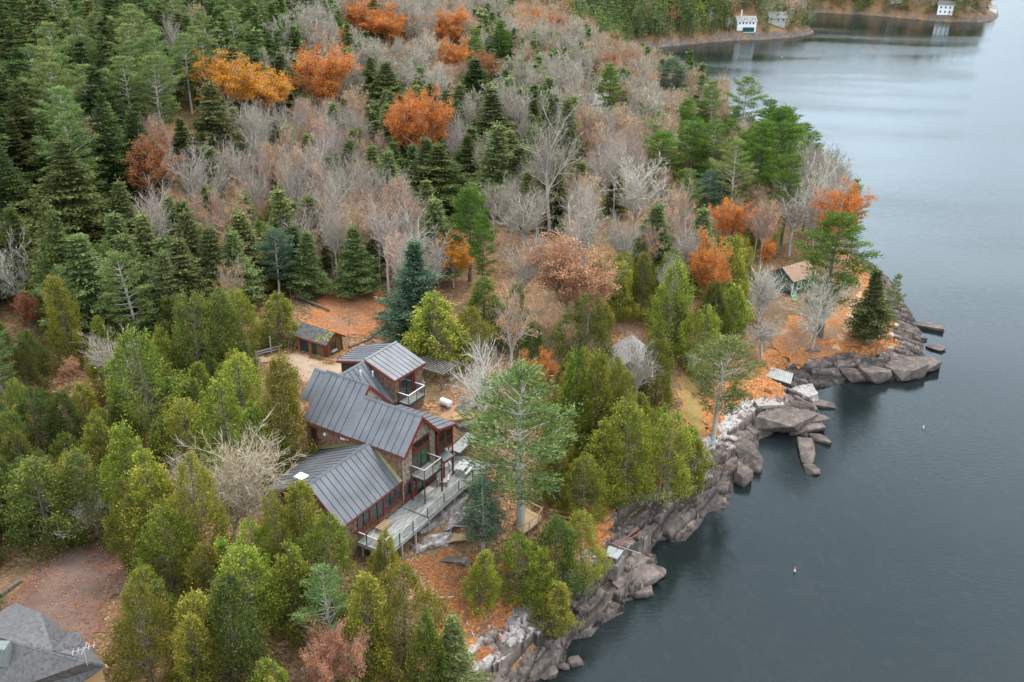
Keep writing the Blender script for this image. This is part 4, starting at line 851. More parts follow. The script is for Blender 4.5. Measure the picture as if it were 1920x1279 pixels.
def lounger(c, rz, label, col='rail'):
    t = empty('deck_chair', c, rz, label, 'chair', 'chairs on the deck'); t.scale = (1.35, 1.35, 1.25)
    m = MB()
    for i in range(6): m.box(-.3 + i * .1, -.22 + i * .1, -.28, .28, .36 - i * .01, .39 - i * .01)
    m.build('seat', M[col], t, bevel=0)
    m = MB()
    for i in range(5): m.beam((-.32, -.24 + i * .12, .34), (-.78, -.24 + i * .12, 1.02), .09, .02, 0, (1, 0, 0))
    m.build('backrest', M[col], t)
    for s in (-1, 1):
        m = MB(); m.box(-.4, .36, s * .36 - .06, s * .36 + .06, .58, .61); m.build('armrest', M[col], t)
        for x in (-.34, .28): m = MB(); m.box(x - .03, x + .03, s * .33 - .03, s * .33 + .03, 0, .58); m.build('leg', M[col], t)
    return t
lounger(W(1.1, 5.0, 9.2), HA + R(-60), 'cream wooden deck chair alone in the middle of the grey deck')
p = at(841, 862, 9.2); lounger((p[0], p[1], 9.2), HA + R(-20), 'white wooden deck chair beside the picnic table, farther from the lake', 'offwhite')
p = at(834, 878, 9.2); lounger((p[0], p[1], 9.2), HA + R(-50), 'white wooden deck chair below the balcony corner of the house', 'offwhite')
p = at(869, 876, 9.7); t = empty('picnic_table', (p[0], p[1], 9.2), HA + R(8), 'white picnic table with two benches at the far end of the deck', 'table')
m = MB()
for i in range(5): m.box(-.42 + i * .17, -.27 + i * .17, -.95, .95, .72, .76)
m.build('table_top', M['offwhite'], t)
for s in (-1, 1): m = MB(); m.box(s * .72 - .14, s * .72 + .14, -.95, .95, .42, .46); m.build('bench_seat', M['offwhite'], t)
for y_ in (-.7, .7):
    m = MB(); m.beam((-.25, y_, .72), (-.6, y_, 0), .06, .08); m.beam((.25, y_, .72), (.6, y_, 0), .06, .08); m.beam((-.8, y_, .39), (.8, y_, .39), .05, .08); m.build('leg', M['offwhite'], t)
# ------------------------------------------------------------------ generic gabled building
def gabled(name, c, rz, lx, ly, hw, hr, label, catn, wall='shingle', roofm='asphalt', trim='red', over=.35, base=1.0, parts=None):
    """ridge along local x; front long wall faces -y. returns empty"""
    t = empty(name, c, rz, label, catn); a, b_ = lx / 2, ly / 2
    m = MB(); m.prism([(-a, -b_, -base), (-a, b_, -base), (-a, b_, hw), (-a, 0, hr - .1), (-a, -b_, hw)], (lx, 0, 0)); m.build('wall', M[wall], t)
    sl = (hr - hw) / b_; ze = hw - sl * over
    for s in (-1, 1):
        m = MB(); m.slab([(-a - over, 0, hr + .04), (a + over, 0, hr + .04), (a + over, s * (b_ + over), ze + .04), (-a - over, s * (b_ + over), ze + .04)], .12); m.build('roof', M[roofm], t)
    for s in (-1, 1):
        for e in (-1, 1): m = MB(); m.beam((e * (a + over + .04), 0, hr - .1), (e * (a + over + .04), s * (b_ + over), ze - .1), .06, .2); m.build('fascia', M[trim], t)
        m = MB(); m.beam((-a - over, s * (b_ + over + .04), ze - .08), (a + over, s * (b_ + over + .04), ze - .08), .06, .18); m.build('fascia', M[trim], t)
    return t
X3, Y3, Z3 = (1, 0, 0), (0, 1, 0), (0, 0, 1)
# shed with two dark doors
q0 = at(612.5, 672.5, 11.0)[:2]; a_ = R(-31); ux, uy = math.cos(a_), math.sin(a_)
sx, sy = 4.7, 2.9; cx = q0[0] - ux * sx / 2 - uy * sy / 2 * 1; cy = q0[1] - uy * sx / 2 + ux * sy / 2
GS = 10.9
shed = gabled('garden_shed', (cx, cy, GS), a_, sx, sy, 2.2, 3.15, 'small olive and red shed with mossy dark roof beside the courtyard', 'shed', 'olivewall', 'darkasphalt', 'red', .28)
for x0, w_ in ((-1.9, 1.35), (0.05, .75)):
    m = MB(); m.box(x0, x0 + w_, -1.47, -1.452, 0, 1.75); m.build('door', M['tealdoor'] if 'tealdoor' in M else mat('dark_slate_door', (0.03, 0.04, 0.045), .6), shed)
for x0 in (-2.3, -.42): m = MB(); m.box(x0, x0 + .3, -1.50, -1.452, 0, 1.9); m.build('door_frame', M['orangewood'], shed)
m = MB(); m.box(1.95, 2.36, -1.50, -1.40, 0, 1.9); m.box(2.352, 2.42, -1.5, -1.25, 0, 1.9); m.box(2.352, 2.42, 1.2, 1.45, 0, 1.9); m.build('corner_board', M['red'], shed)
opening('window', (2.35, -.55, .95), Y3, Z3, X3, .75, .75, 1, 1, parent=shed, fm='darkred', raw=True); m = MB(); m.box(2.36, 2.62, -.6, .3, .62, .85); m.build('flower_box', M['offwhite'], shed)
m = MB()
for i in range(60):
    rg = random.Random(i); x, s = 2.6 - abs(rg.gauss(0, 1.2)), rg.uniform(.05, 1.7); sl = .655; z = 3.22 - s * .655 + .02; e = rg.uniform(.04, .13); m.slab([(x - e, -s - e * .6, z - e * .6 * sl), (x + e, -s - e * .5, z - e * .5 * sl), (x + e * .7, -s + e * .6, z + e * .6 * sl), (x - e * .6, -s + e * .5, z + e * .5 * sl)], .05)
m.build('roof_moss', mat('yellow_green_moss', (0.20, 0.20, 0.04), .95, 0, (0.32, 0.30, 0.08), 6), shed)
def S_(x, y, z): return (cx + ux * x - uy * y, cy + uy * x + ux * y, GS + z)
m = MB()
for o_ in (-.18, .18): m.beam((o_, 0, 0), (o_, 1.0, 2.0), .06, .06)
for i in range(5): m.beam((-.18, .15 + i * .18, .3 + i * .36), (.18, .15 + i * .18, .3 + i * .36), .05, .05)
tag(m.build('ladder', M['tanwood'], None, S_(-3.3, -1.9, 0), a_ + R(25)), 'pale wooden ladder leaning beside the dark shed doors', 'ladder')
m = MB(); m.beam((0, 0, 0), (.3, .5, 1.6), .14, .04); m.beam((.16, 0, 0), (.4, .5, 1.5), .14, .04); tag(m.build('leaning_boards', M['orangewood'], None, S_(-2.65, -1.95, 0), a_), 'orange brown boards leaning against the left end of the shed', 'boards')
m = MB(); m.box(-.9, .9, -.6, .6, 0, 1.4); m.slab([(-1, -.75, 1.45), (1, -.75, 1.45), (1, .7, 1.75), (-1, .7, 1.75)], .08, 1)
tag(m.build('lean_to', [M['greywood'], M['asphalt']], None, S_(-3.35, -.3, 0), a_), 'grey board lean-to against the left end of the shed', 'lean-to')
# pergola
M['pergwood'] = mat('dark_grey_wood', (0.13, 0.115, 0.10), .85, 0, (0.22, 0.20, 0.18), 3)
t = empty('pergola', tuple(at(828, 737, 11.0)), HA, 'weathered grey pergola with slatted top behind the back wing of the house', 'pergola')
for x, y in ((0, 0), (-3.6, .2), (-3.4, 2.2), (.1, 2.2)): m = MB(); m.beam((x, y, -.3), (x, y, 2.35), .16, .16); m.build('post', M['pergwood'], t)
m = MB(); m.beam((-4, 0, 2.45), (.5, 0, 2.45), .12, .2); m.beam((-4, 2.2, 2.45), (.5, 2.2, 2.45), .12, .2); m.build('beam', M['pergwood'], t)
m = MB()
for i in range(14): m.beam((-3.9 + i * .33, -.4, 2.62), (-3.9 + i * .33, 2.6, 2.62), .1, .12)
m.build('slats', M['pergwood'], t)
# gas tank on a rock patio
p = at(836, 764, 11.0); t = empty('gas_tank', (p[0], p[1], 11.15), R(-35), 'white rounded gas tank standing on the orange stone patio', 'tank')
m = MB(); prof = [(-.75, .05), (-.72, .28), (-.6, .40), (.6, .40), (.72, .28), (.75, .05)]
for i in range(5): m.tube((prof[i][0], 0, .5), (prof[i + 1][0], 0, .5), prof[i][1], prof[i + 1][1], 14)
m.build('tank_body', M['white'], t, smooth=False)
for x in (-.4, .4): m = MB(); m.box(x - .06, x + .06, -.28, .28, 0, .18); m.build('foot', M['greywood'], t)
p = at(845, 775, 10.9); rock('rock_patio', (p[0], p[1], 10.75), (5.2, 4.0, 1.0), R(20), 'flat orange brown rock patio beneath the white gas tank', 'rock', 4, .25, li=.05)
bpy.data.objects['rock_patio'].data.materials[0] = mat('orange_brown_rock', (0.24, 0.13, 0.06), .9, 0, (0.40, 0.24, 0.13), 2, bump=.5)
# plank walk to the right of the sun room
m = MB(); A_, B_ = at(852, 846, 10.2), at(886, 815, 10.6); m.beam(A_, B_, 1.3, .12); tag(m.build('plank_walk', M['greywood']), 'sloping grey plank walk beside the sun room corner', 'walkway')
# ------------------------------------------------------------------ bottom left house
bx = at(70, 1150, 17.0); hb = empty('shingled_house', (bx[0], bx[1], 0), 0, 'dark shingled house roof with copper chimney patch at the lower left corner', 'house')
def PP(*a): return [tuple(at(*p)) for p in a]
m = MB(); K = [(12, 1199, 16), (76, 1149, 16), (126, 1186, 14.2), (112, 1214, 15.0), (175, 1241, 16), (198, 1247, 15.0), (147, 1185, 14.4)]
A0 = at(12, 1199, 16.2); A1 = at(168, 1240, 16.2); A2 = at(76, 1149, 16.2)
m.slab(PP((12, 1199, 16.2), (76, 1149, 16.2), (128, 1188, 13.9), (100, 1222, 16.0)), .15); m.slab(PP((100, 1221, 16.0), (128, 1188, 14.0), (140, 1230, 16.1)), .12)
m.slab(PP((12, 1199, 16.2), (76, 1149, 16.2), (30, 1130, 13.2), (-60, 1180, 13.2)), .15)
m.build('roof', M['asphalt'], hb, tuple(-np.array([bx[0], bx[1], 0])))
m = MB(); m.slab(PP((12, 1199, 16.2), (168, 1240, 16.2), (198, 1247, 14.9), (170, 1266, 13.9), (60, 1330, 12.6), (-80, 1330, 12.6)), .15); m.slab(PP((140, 1229, 16.18), (168, 1240, 16.2), (198, 1247, 14.9), (150, 1195, 14.0)), .12)
m.build('roof', M['asphalt'], hb, tuple(-np.array([bx[0], bx[1], 0])))
m = MB(); m.slab(PP((93, 1246, 15.4), (130, 1252, 15.4), (168, 1264, 13.95), (116, 1270, 13.9)), .12); m.slab(PP((93, 1246, 15.41), (116, 1270, 13.9), (90, 1285, 13.2), (84, 1262, 14.2)), .12); m.build('dormer_roof', M['asphalt'], hb, tuple(-np.array([bx[0], bx[1], 0])))
m = MB(); P = PP((101, 1222, 16.03), (124, 1190, 14.9), (147, 1185, 15.0)); m.slab(PP((100, 1220, 16.1), (147, 1185, 15.6), (176, 1228, 14.4)), .1); m.slab(PP((100, 1220, 16.1), (147, 1185, 15.6), (127, 1187, 14.4)), .1); m.build('dormer_roof', M['asphalt'], hb, tuple(-np.array([bx[0], bx[1], 0])))
tanf = mat('tan_painted_trim', (0.42, 0.28, 0.14), .6)
m = MB(); m.beam(at(199, 1248, 14.8), at(169, 1267, 13.85), .1, .25); m.beam(at(169, 1267, 13.85), at(114, 1272, 13.8), .1, .25); m.beam(at(114, 1272, 13.8), at(100, 1290, 13.3), .1, .25); m.build('fascia', tanf, hb, tuple(-np.array([bx[0], bx[1], 0])))
m = MB(); a = [at(196, 1248, 14.6), at(168, 1266, 13.7), at(90, 1290, 12.8), at(20, 1240, 14.0), at(40, 1180, 13.6), at(120, 1190, 13.7), at(150, 1200, 13.7)]
cxy = sum(np.array(p) for p in a) / len(a); a = [tuple(cxy + (p - cxy) * .93) for p in a]; m.add([(p[0], p[1], 9.5) for p in a] + [(p[0], p[1], p[2] - .25) for p in a], [tuple(range(7)), tuple(range(7, 14))] + [(i, (i + 1) % 7, 7 + (i + 1) % 7, 7 + i) for i in range(7)])
m.build('wall', tanf, hb, tuple(-np.array([bx[0], bx[1], 0])))
p = at(5, 1214, 16.3); m = MB(); m.box(p[0] - .8, p[0] + .35, p[1] - .4, p[1] + .4, 15.0, 16.5); ch_ = m.build('chimney', mat('verdigris_flashing', (0.12, 0.155, 0.14), .7, 0, (0.22, 0.215, 0.195), 5), hb, tuple(-np.array([bx[0], bx[1], 0])))
p = at(163, 1243, 16.1); t = empty('aerial', (p[0], p[1], p[2]), R(20), 'pale roof aerial with crossed bars on the corner of the dark shingled roof', 'aerial')
m = MB(); m.tube((0, 0, -.2), (0, 0, 1.3), .03); m.build('mast', M['greywood'], t); m = MB(); m.beam((-.7, -.2, 1.25), (.7, .2, 1.15), .03, .03); m.beam((-.1, -.5, 1.2), (.2, .5, 1.2), .03, .03)
for s in (-.6, -.3, .3, .6): m.beam((s, -.3 + s * .25, 1.22), (s, .3 + s * .25, 1.2), .03, .03)
m.build('cross_bar', M['greywood'], t)
# ------------------------------------------------------------------ other buildings
def facing(p, q, z): A_, B_ = at(*p, z), at(*q, z); return A_, math.atan2(B_[1] - A_[1], B_[0] - A_[0])
A_, an = facing((1488, 527), (1521, 517), 7.0); ca, sa = math.cos(an), math.sin(an); lx, ly = 6.2, 5.0
gz_ = g1(A_[0] + 2, A_[1] + 2); c = (A_[0] + ca * lx / 2 - sa * ly / 2, A_[1] + sa * lx / 2 + ca * ly / 2, min(gz_, 4.9))
cab = gabled('green_cabin', c, an, lx, ly, 7.0 - c[2], 8.6 - c[2], 'small dark green cabin with leaf covered orange roof on the point', 'cabin', 'greenwall', 'brownroof', 'greenwall', .2)
opening('window', (-lx / 2 + 1.25, -ly / 2, 7.0 - c[2] - 1.65), X3, Z3, (0, -1, 0), .75, 1.15, 1, 1, parent=cab, fm='white', raw=True, fw=.12)
opening('window', (lx / 2 - 2.2, -ly / 2, 7.0 - c[2] - 1.65), X3, Z3, (0, -1, 0), .9, 1.15, 2, 1, parent=cab, fm='white', raw=True, fw=.12)
m = MB(); m.box(-lx / 2 - .03, -lx / 2 + .12, -ly / 2 - .03, -ly / 2 + .1, -.3, 7.0 - c[2]); m.build('corner_board', M['white'], cab)
# green ring toy leaning at the cabin corner
import bmesh
def ring(name, c, R0, r, mt, rx, label, catn):
    bm = bmesh.new(); n1, n2 = 24, 8; vs = [[bm.verts.new(((R0 + r * math.cos(b)) * math.cos(a), (R0 + r * math.cos(b)) * math.sin(a), r * math.sin(b))) for b in np.linspace(0, 6.283, n2, endpoint=False)] for a in np.linspace(0, 6.283, n1, endpoint=False)]
    for i in range(n1):
        for j in range(n2): bm.faces.new((vs[i][j], vs[(i + 1) % n1][j], vs[(i + 1) % n1][(j + 1) % n2], vs[i][(j + 1) % n2]))
    me = bpy.data.meshes.new(name); bm.to_mesh(me); bm.free(); me.materials.append(mt); o = link(name, me, None, c); o.rotation_euler = rx; return tag(o, label, catn)
p = at(1490, 552, 5.3); ring('swim_ring', (p[0] - .2, p[1] - .6, g1(p[0], p[1]) + .5), .38, .15, mat('lime_green_plastic', (0.12, 0.55, 0.10), .4), (R(70), 0, an), 'lime green swim ring leaning on the white corner of the cabin', 'swim ring')
A_, B_ = at(1184, 640, 11.0), at(1180, 690, 11.0); an = math.atan2(B_[1] - A_[1], B_[0] - A_[0])
c = (A_ + B_) / 2; c[2] = g1(c[0], c[1]) - .2
cot = gabled('grey_cottage', tuple(c), an, 6.5, 4.9, 10.2 - c[2], 12.0 - c[2], 'pale grey shingled cottage half hidden by the cedars and bare branches', 'cottage', 'greyshingle', 'greyshingle', 'white', .35)
p = at(1293, 690, 5.5); gz_ = g1(p[0], p[1]); p = at(1293, 690, gz_); t = empty('small_outhouse', (p[0], p[1], gz_), R(10), 'tiny white outhouse with blue grey roof and dark open side beneath the pine', 'hut')
m = MB(); m.box(-.55, .55, -.5, .5, -.2, 1.5); m.build('wall', M['white'], t); m = MB(); m.slab([(-.7, -.7, 1.5), (.75, -.7, 1.5), (.75, .75, 1.95), (-.7, .75, 1.95)], .1); m.build('roof', M['tealroof'], t)
m = MB(); m.box(-.57, -.552, -.4, .4, 0, 1.3); m.build('door', M['black'], t)
# white building glimpsed through the trees
p = hit(1110, 222); t = gabled('white_cottage', (p[0], p[1], p[2]), R(5), 8, 7, 4.6, 6.6, 'white cottage wall glimpsed behind grey twigs and a tall pine', 'cottage', 'white', 'greyshingle', 'white', .3)
for x0 in (-2.8, 0, 2.2): opening('window', (x0, -3.5, 1.8), X3, Z3, (0, -1, 0), .8, 1.1, 1, 1, parent=t, fm='white', raw=True)
m = MB(); q = hit(1116, 200); m.tube((q[0], q[1] - 6, q[2] - 1), (q[0] + .3, q[1] - 6, q[2] + 9), .18, .12); m.beam((q[0] - .8, q[1] - 6, q[2] + 8.3), (q[0] + 1.2, q[1] - 6, q[2] + 8.3), .1, .12)
tag(m.build('utility_pole', M['bark']), 'dark wooden utility pole in front of the white cottage in the woods', 'pole')
# far shore cottages
p = hit(1402, 66); ang_ = R(8); fc = gabled('lakeside_cottage', (p[0] - 1, p[1] + 6, p[2] + 3.2), ang_, 13.5, 8, 4.2, 7.2, 'white two storey cottage with green porch on the far shore', 'cottage', 'white', 'roofpink' if 'roofpink' in M else 'greyshingle', 'white', .4, 5)
for i in range(5): opening('window', (-5.6 + i * 2.4, -4, 2.2), X3, Z3, (0, -1, 0), 1.0, 1.3, 1, 1, parent=fc, fm='white', raw=True)
for y_ in (-2, 1): opening('window', (6.75, y_, 1.8), Y3, Z3, X3, .9, 1.3, 1, 1, parent=fc, fm='white', raw=True)
m = MB(); m.box(-2.5, 4.8, -5.8, -4.02, -2.6, .2); m.build('screen_porch', mat('green_porch_screen', (0.01, 0.06, 0.055), .5), fc)
m = MB(); m.box(-2.7, 4.9, -6.0, -4.02, -3.2, -2.61); m.build('porch_base', mat('pale_green_trim', (0.35, 0.50, 0.44), .6), fc)
for s, xx in ((-1, -1.0), (1, 4.6)):
    m = MB(); m.prism([(xx - 1.5, -4.25, 4.0), (xx + 1.5, -4.25, 4.0), (xx, -4.25, 6.0)], (0, 3.0, 0)); m.build('dormer', M['white'], fc)
    m = MB(); m.slab([(xx, -4.5, 6.2), (xx - 1.8, -4.5, 3.9), (xx - 1.8, -1.2, 3.9), (xx, -1.2, 6.2)], .12); m.slab([(xx, -4.5, 6.2), (xx + 1.8, -4.5, 3.9), (xx + 1.8, -1.2, 3.9), (xx, -1.2, 6.2)], .12); m.build('dormer_roof', M['greyshingle'], fc)
m = MB(); m.box(-3.6, -2.9, -.4, .4, 5.0, 11.0); m.build('chimney', M['white'], fc); fc.scale = (.84, .84, .84)
p = hit(1457, 50); t = gabled('grey_lake_cottage', (p[0], p[1] + 4, p[2] + 2.0), R(-6), 10, 7, 3.2, 5.6, 'pale grey cottage among red trees right of the white far shore cottage', 'cottage', 'offwhite', 'greyshingle', 'white', .4, 5)
for x0 in (-4, 0, 3): opening('window', (x0, -4, 1.0), X3, Z3, (0, -1, 0), 1.2, 1.2, 1, 1, parent=t, fm='white', raw=True)
p = hit(1775, 30); t = gabled('distant_white_house', (p[0], p[1] + 4, p[2]), R(-25), 10, 7, 6.5, 9.0, 'tall white house on the farthest headland with dark roof', 'house', 'white', 'asphalt', 'white', .4, 4)
for x0 in (-3.5, -.5, 2.4):
    for z0 in (1.2, 4.0): opening('window', (x0, -3.5, z0), X3, Z3, (0, -1, 0), 1.0, 1.3, 1, 1, parent=t, fm='white', raw=True)
for y_ in (-1.8, .8): opening('window', (5, y_, 3.8), Y3, Z3, X3, .9, 1.3, 1, 1, parent=t, fm='white', raw=True)
p = hit(1861, 22); t = gabled('distant_boathouse', (p[0], p[1] + 3, p[2]), R(10), 7, 5, 3, 4.6, 'small white boathouse at the tip of the farthest headland', 'boathouse', 'white', 'greyshingle', 'white', .3, 4)
p = hit(1683, 8); gabled('distant_cabin', (p[0], p[1] + 3, p[2]), R(-10), 7, 5, 3, 4.8, 'pale cabin among the trees of the farthest shore, left of the tall white house', 'cabin', 'white', 'greyshingle', 'white', .3, 4)
# ------------------------------------------------------------------ shoreline things
def polyslab(name, pts, z, th, mt, label, catn):
    m = MB(); m.slab([tuple(at(x, y, z)) for x, y in pts], th); return tag(m.build(name, mt), label, catn)
t = empty('dock', (0, 0, 0), 0, 'grey weathered board dock platform on the shore of the point', 'dock'); zc = 2.9
D = [at(x, y, zc) for x, y in ((1405, 676), (1488, 700), (1483, 720), (1400, 694))]; t.location = tuple(D[0]); off = -Vector(D[0])
m = MB()
for i in range(22): a, b_ = Vector(D[0]).lerp(Vector(D[1]), (i + .06) / 22), Vector(D[0]).lerp(Vector(D[1]), (i + .94) / 22); c_, d_ = Vector(D[3]).lerp(Vector(D[2]), (i + .94) / 22), Vector(D[3]).lerp(Vector(D[2]), (i + .06) / 22); m.slab([a + off, b_ + off, c_ + off, d_ + off], .06)
m.build('dock_boards', mat('silver_grey_boards', (0.27, 0.26, 0.24), .8, 0, (0.40, 0.39, 0.36), 1.5), t)
m = MB(); m.beam(Vector(D[3]) + off - Vector((0, 0, .2)), Vector(D[2]) + off - Vector((0, 0, .2)), .15, .25); m.beam(Vector(D[0]) + off - Vector((0, 0, .2)), Vector(D[1]) + off - Vector((0, 0, .2)), .15, .25); m.build('frame_beam', M['darkwood'], t)
for p in D[1:3]: m = MB(); q = Vector(p) + off; m.beam(q - Vector((0, 0, 2.5)), q - Vector((0, 0, .1)), .2, .2); m.build('pile', M['darkwood'], t)
polyslab('concrete_slab', [(1408, 742), (1428, 733), (1458, 737), (1471, 759), (1421, 761)], 2.35, .5, M['concrete'], 'pale flat concrete slab on the rocks between dock and cove', 'slab')
for n_, (px, py, sz, rz, lab, sd_, li) in enumerate([
    (1508, 742, (5.0, 4.0, 2.6), 20, 'big boulder with white lichen top beside the cove', 3, .75), (1522, 752, (6.5, 3.0, 1.0), -15, 'thin dark slab leaning beneath the lichen topped boulder', 8, .1),
    (1500, 778, (8, 4.5, 1.6), 12, 'long brown rock shelf pointing into the cove', 12, .25), (1508, 800, (5, 2.6, 1.3), 10, 'narrow dark rock shelf below the long brown shelf', 15, .2),
    (1470, 790, (9, 5, 2.6), 35, 'broad smooth brown rock face below the concrete slab', 17, .3), (1512, 848, (2.2, 6.5, 1.1), -6, 'finger of rock running out into the lake', 21, .2),
    (1535, 822, (3.4, 1.8, .9), -35, 'low wet rock in the cove right of the rock finger', 24, .2), (1520, 880, (1.9, 2.6, .6), 0, 'half sunken pinkish rock at the end of the rock finger', 26, .3),
    (1739, 612, (5.2, 3.0, 1.0), -25, 'flat grey rock standing off the tip of the point', 31, .1), (1728, 634, (2.0, 1.3, .8), 0, 'small rounded rock close to the tip of the point', 33, .1),
    (1753, 652, (3.0, 2.4, .6), -50, 'half sunken purple grey rock off the point', 36, .1), (1722, 684, (6.5, 5.0, 2.6), 30, 'large rounded dark boulder at the outer corner of the point', 38, .1),
    (1690, 690, (8, 5.5, 2.6), 25, 'broad smooth rock dome inside the outer corner of the point', 40, .25), (1640, 700, (6, 3.6, 2.2), 10, 'dark cracked rock on the south shore of the point', 43, .3),
    (1600, 702, (4, 3.0, 1.8), 0, 'rounded rock between cracked ledges on the south shore of the point', 45, .1),
    (1195, 1080, (6.4, 3.6, 1.4), 35, 'large flat blue grey slab beside the lift hut', 48, .15), (1203, 1108, (2.4, 1.6, 1.0), 20, 'square block below the flat blue grey slab', 50, .2), (1232, 1074, (1.8, 2.2, 1.0), 60, 'tan block at the outer edge of the flat blue grey slab', 51, .3),
    (1079, 1240, (1.7, 1.4, .8), 20, 'grey stone in the water near the bottom of the cliff', 53, .35), (1030, 1264, (2.0, 1.3, .8), 40, 'flat stone at the waterline at the bottom edge', 55, .25), (1058, 1250, (1.1, .8, .5), 0, 'small stone between the two stones at the cliff foot', 57, .2),
    (1405, 868, (3.0, 4.4, 5.4), 20, 'tall square lichen stained block standing at the cove corner', 60, .5), (1388, 900, (2.6, 3.2, 3.4), 30, 'brown block at the foot of the white streaked cliff', 62, .3)]):
    zz = max(0.0, g1(*at(px, py, .3)[:2])) * .8; p = at(px, py, max(.15, min(zz, 2.5))); rock('shore_boulder', (p[0], p[1], max(.12, p[2] - .1)), sz, R(rz), lab, 'rock', sd_, .42, li=li, tilt=(trng.uniform(-5, 5), trng.uniform(-5, 5)))
# lift hut on a concrete block with red rails
R4 = [at(x, y, 3.9) for x, y in ((1141.6, 1023), (1168.8, 1032), (1157.6, 1048), (1135, 1040.7))]; c = sum(R4) / 4
t = empty('lift_hut', tuple(c), 0, 'little pale board roof on a concrete block on the cliff ledge', 'hut'); off = -Vector(c)
m = MB(); m.slab([Vector(p) + off for p in R4], .12); m.build('roof', mat('silver_board_roof', (0.24, 0.245, 0.24), .8, 0, (0.36, 0.37, 0.36), 2), t)
S4 = [(Vector(p) + off) * .8 for p in R4]; m = MB(); m.add([(p.x, p.y, -.75) for p in S4] + [(p.x, p.y, p.z - .13) for p in S4], [(0, 1, 2, 3), (4, 5, 6, 7), (0, 1, 5, 4), (1, 2, 6, 5), (2, 3, 7, 6), (3, 0, 4, 7)]); m.build('wall', M['bark'], t)
S4 = [(Vector(p) + off) * 1.25 for p in R4]; m = MB(); m.add([(p.x, p.y, -2.6) for p in S4] + [(p.x, p.y, -.75) for p in S4], [(0, 1, 2, 3), (4, 5, 6, 7), (0, 1, 5, 4), (1, 2, 6, 5), (2, 3, 7, 6), (3, 0, 4, 7)]); m.build('block', mat('dark_mossy_concrete', (0.11, 0.095, 0.085), .9, 0, (0.22, 0.20, 0.17), 1.5, bump=.5), t)
m = MB(); rr = [(at(1158, 1020, 4.6), at(1198, 990, 4.6)), (at(1158, 1025, 4.2), at(1201, 998, 3.8)), (at(1141, 1017, 4.8), at(1160, 1023, 4.6)), (at(1158, 1020, 4.6), at(1158, 1040, 2.4)), (at(1198, 990, 4.6), at(1199, 1002, 2.8)), (at(1180, 1004, 4.6), at(1181, 1018, 2.6))]
for p, q in rr: m.beam(p, q, .055, .055)
tag(m.build('red_railing', mat('faded_red_metal', (0.30, 0.10, 0.08), .7)), 'faded red metal railing above the lift hut on the cliff', 'railing')
m = MB(); m.tube(at(1160, 1024, 4.2), at(1201, 1038, 2.0), .03); tag(m.build('cable', M['offwhite']), 'thin pale cable from the lift hut down across the rocks', 'cable')
# platform, walkway, boat, timbers below the pine
def drape_pt(px, py, dz=0): p = hit(px, py); return (p[0], p[1], p[2] + dz)
t = empty('wooden_platform', drape_pt(985, 975, .4), 0, 'tan many sided wooden platform with rails behind the tall pine trunk', 'platform'); c = Vector(t.location)
pts = [Vector(at(x, y, c.z)) - c for x, y in ((968, 990), (972, 956), (986, 952), (1016, 968), (1010, 978), (992, 994), (980, 1000))]
m = MB(); m.slab(pts, .12); m.build('platform_floor', M['tanwood'], t)
m = MB()
for i in range(6): m.beam(pts[i] + Vector((0, 0, .95)), pts[i + 1] + Vector((0, 0, .95)), .1, .06)
for p in pts: m.beam(p - Vector((0, 0, .9)), p + Vector((0, 0, .95)), .09, .09)
m.build('railing', M['tanwood'], t)
t = empty('boardwalk', drape_pt(850, 1012, .35), 0, 'tan boardwalk with one brown rail below the deck', 'walkway'); c = Vector(t.location)
pts = [Vector(at(x, y, c.z)) - c for x, y in ((828, 1008), (845, 1000), (878, 1001), (905, 1004), (905, 1012), (875, 1011), (850, 1014), (830, 1020))]
m = MB(); m.slab(pts, .12); m.build('boardwalk_floor', M['tanwood'], t); m = MB(); m.beam(pts[1] + Vector((0, 0, .9)), pts[3] + Vector((0, 0, .9)), .08, .06)
for i in (1, 2, 3): m.beam(pts[i] - Vector((0, 0, .5)), pts[i] + Vector((0, 0, .9)), .1, .1)
m.build('railing', M['greywood'], t)
def boat():
    p = drape_pt(1040, 951, .15); t = empty('rowing_boat', p, R(-8), 'white rowing boat lying on the bank between the cedars', 'boat'); vs = []; n = 9
    for i in range(n):
        f = i / (n - 1); y = f * 4.2; w_ = .72 * math.sin(min(1, f * 1.15 + .02) * math.pi * .5) * (1 - .25 * max(0, f - .7)); sh = .5 + .14 * (1 - f) ** 2; k = .06 * (1 - f)
        vs.append([(-w_, y, sh), (-w_ * .75, y, .14), (0, y, k), (w_ * .75, y, .14), (w_, y, sh)])
    m = MB(); V = [v for r in vs for v in r]; m.add(V, [(i * 5 + j, i * 5 + j + 1, (i + 1) * 5 + j + 1, (i + 1) * 5 + j) for i in range(n - 1) for j in range(4)] + [tuple((n - 1) * 5 + j for j in range(5))]); m.build('hull', M['offwhite'], t)
    m = MB()
    for s in (0, 4): 
        for i in range(n - 1): m.beam(vs[i][s], vs[i + 1][s], .07, .06)
    m.build('gunwale', M['white'], t)
    for y in (1.5, 2.8): m = MB(); m.box(-.62, .62, y - .13, y + .13, .34, .38); m.build('thwart', M['greywood'], t)
boat()
m = MB(); m.beam(drape_pt(1029, 962, .4), drape_pt(1071, 975, .5), .16, .16); m.beam(drape_pt(1043, 972, .2), drape_pt(1071, 978, .3), .12, .12); tag(m.build('timber', mat('fresh_cut_timber', (0.55, 0.33, 0.20), .7)), 'fresh pinkish timber beam lying left of the bright cedar', 'timber')
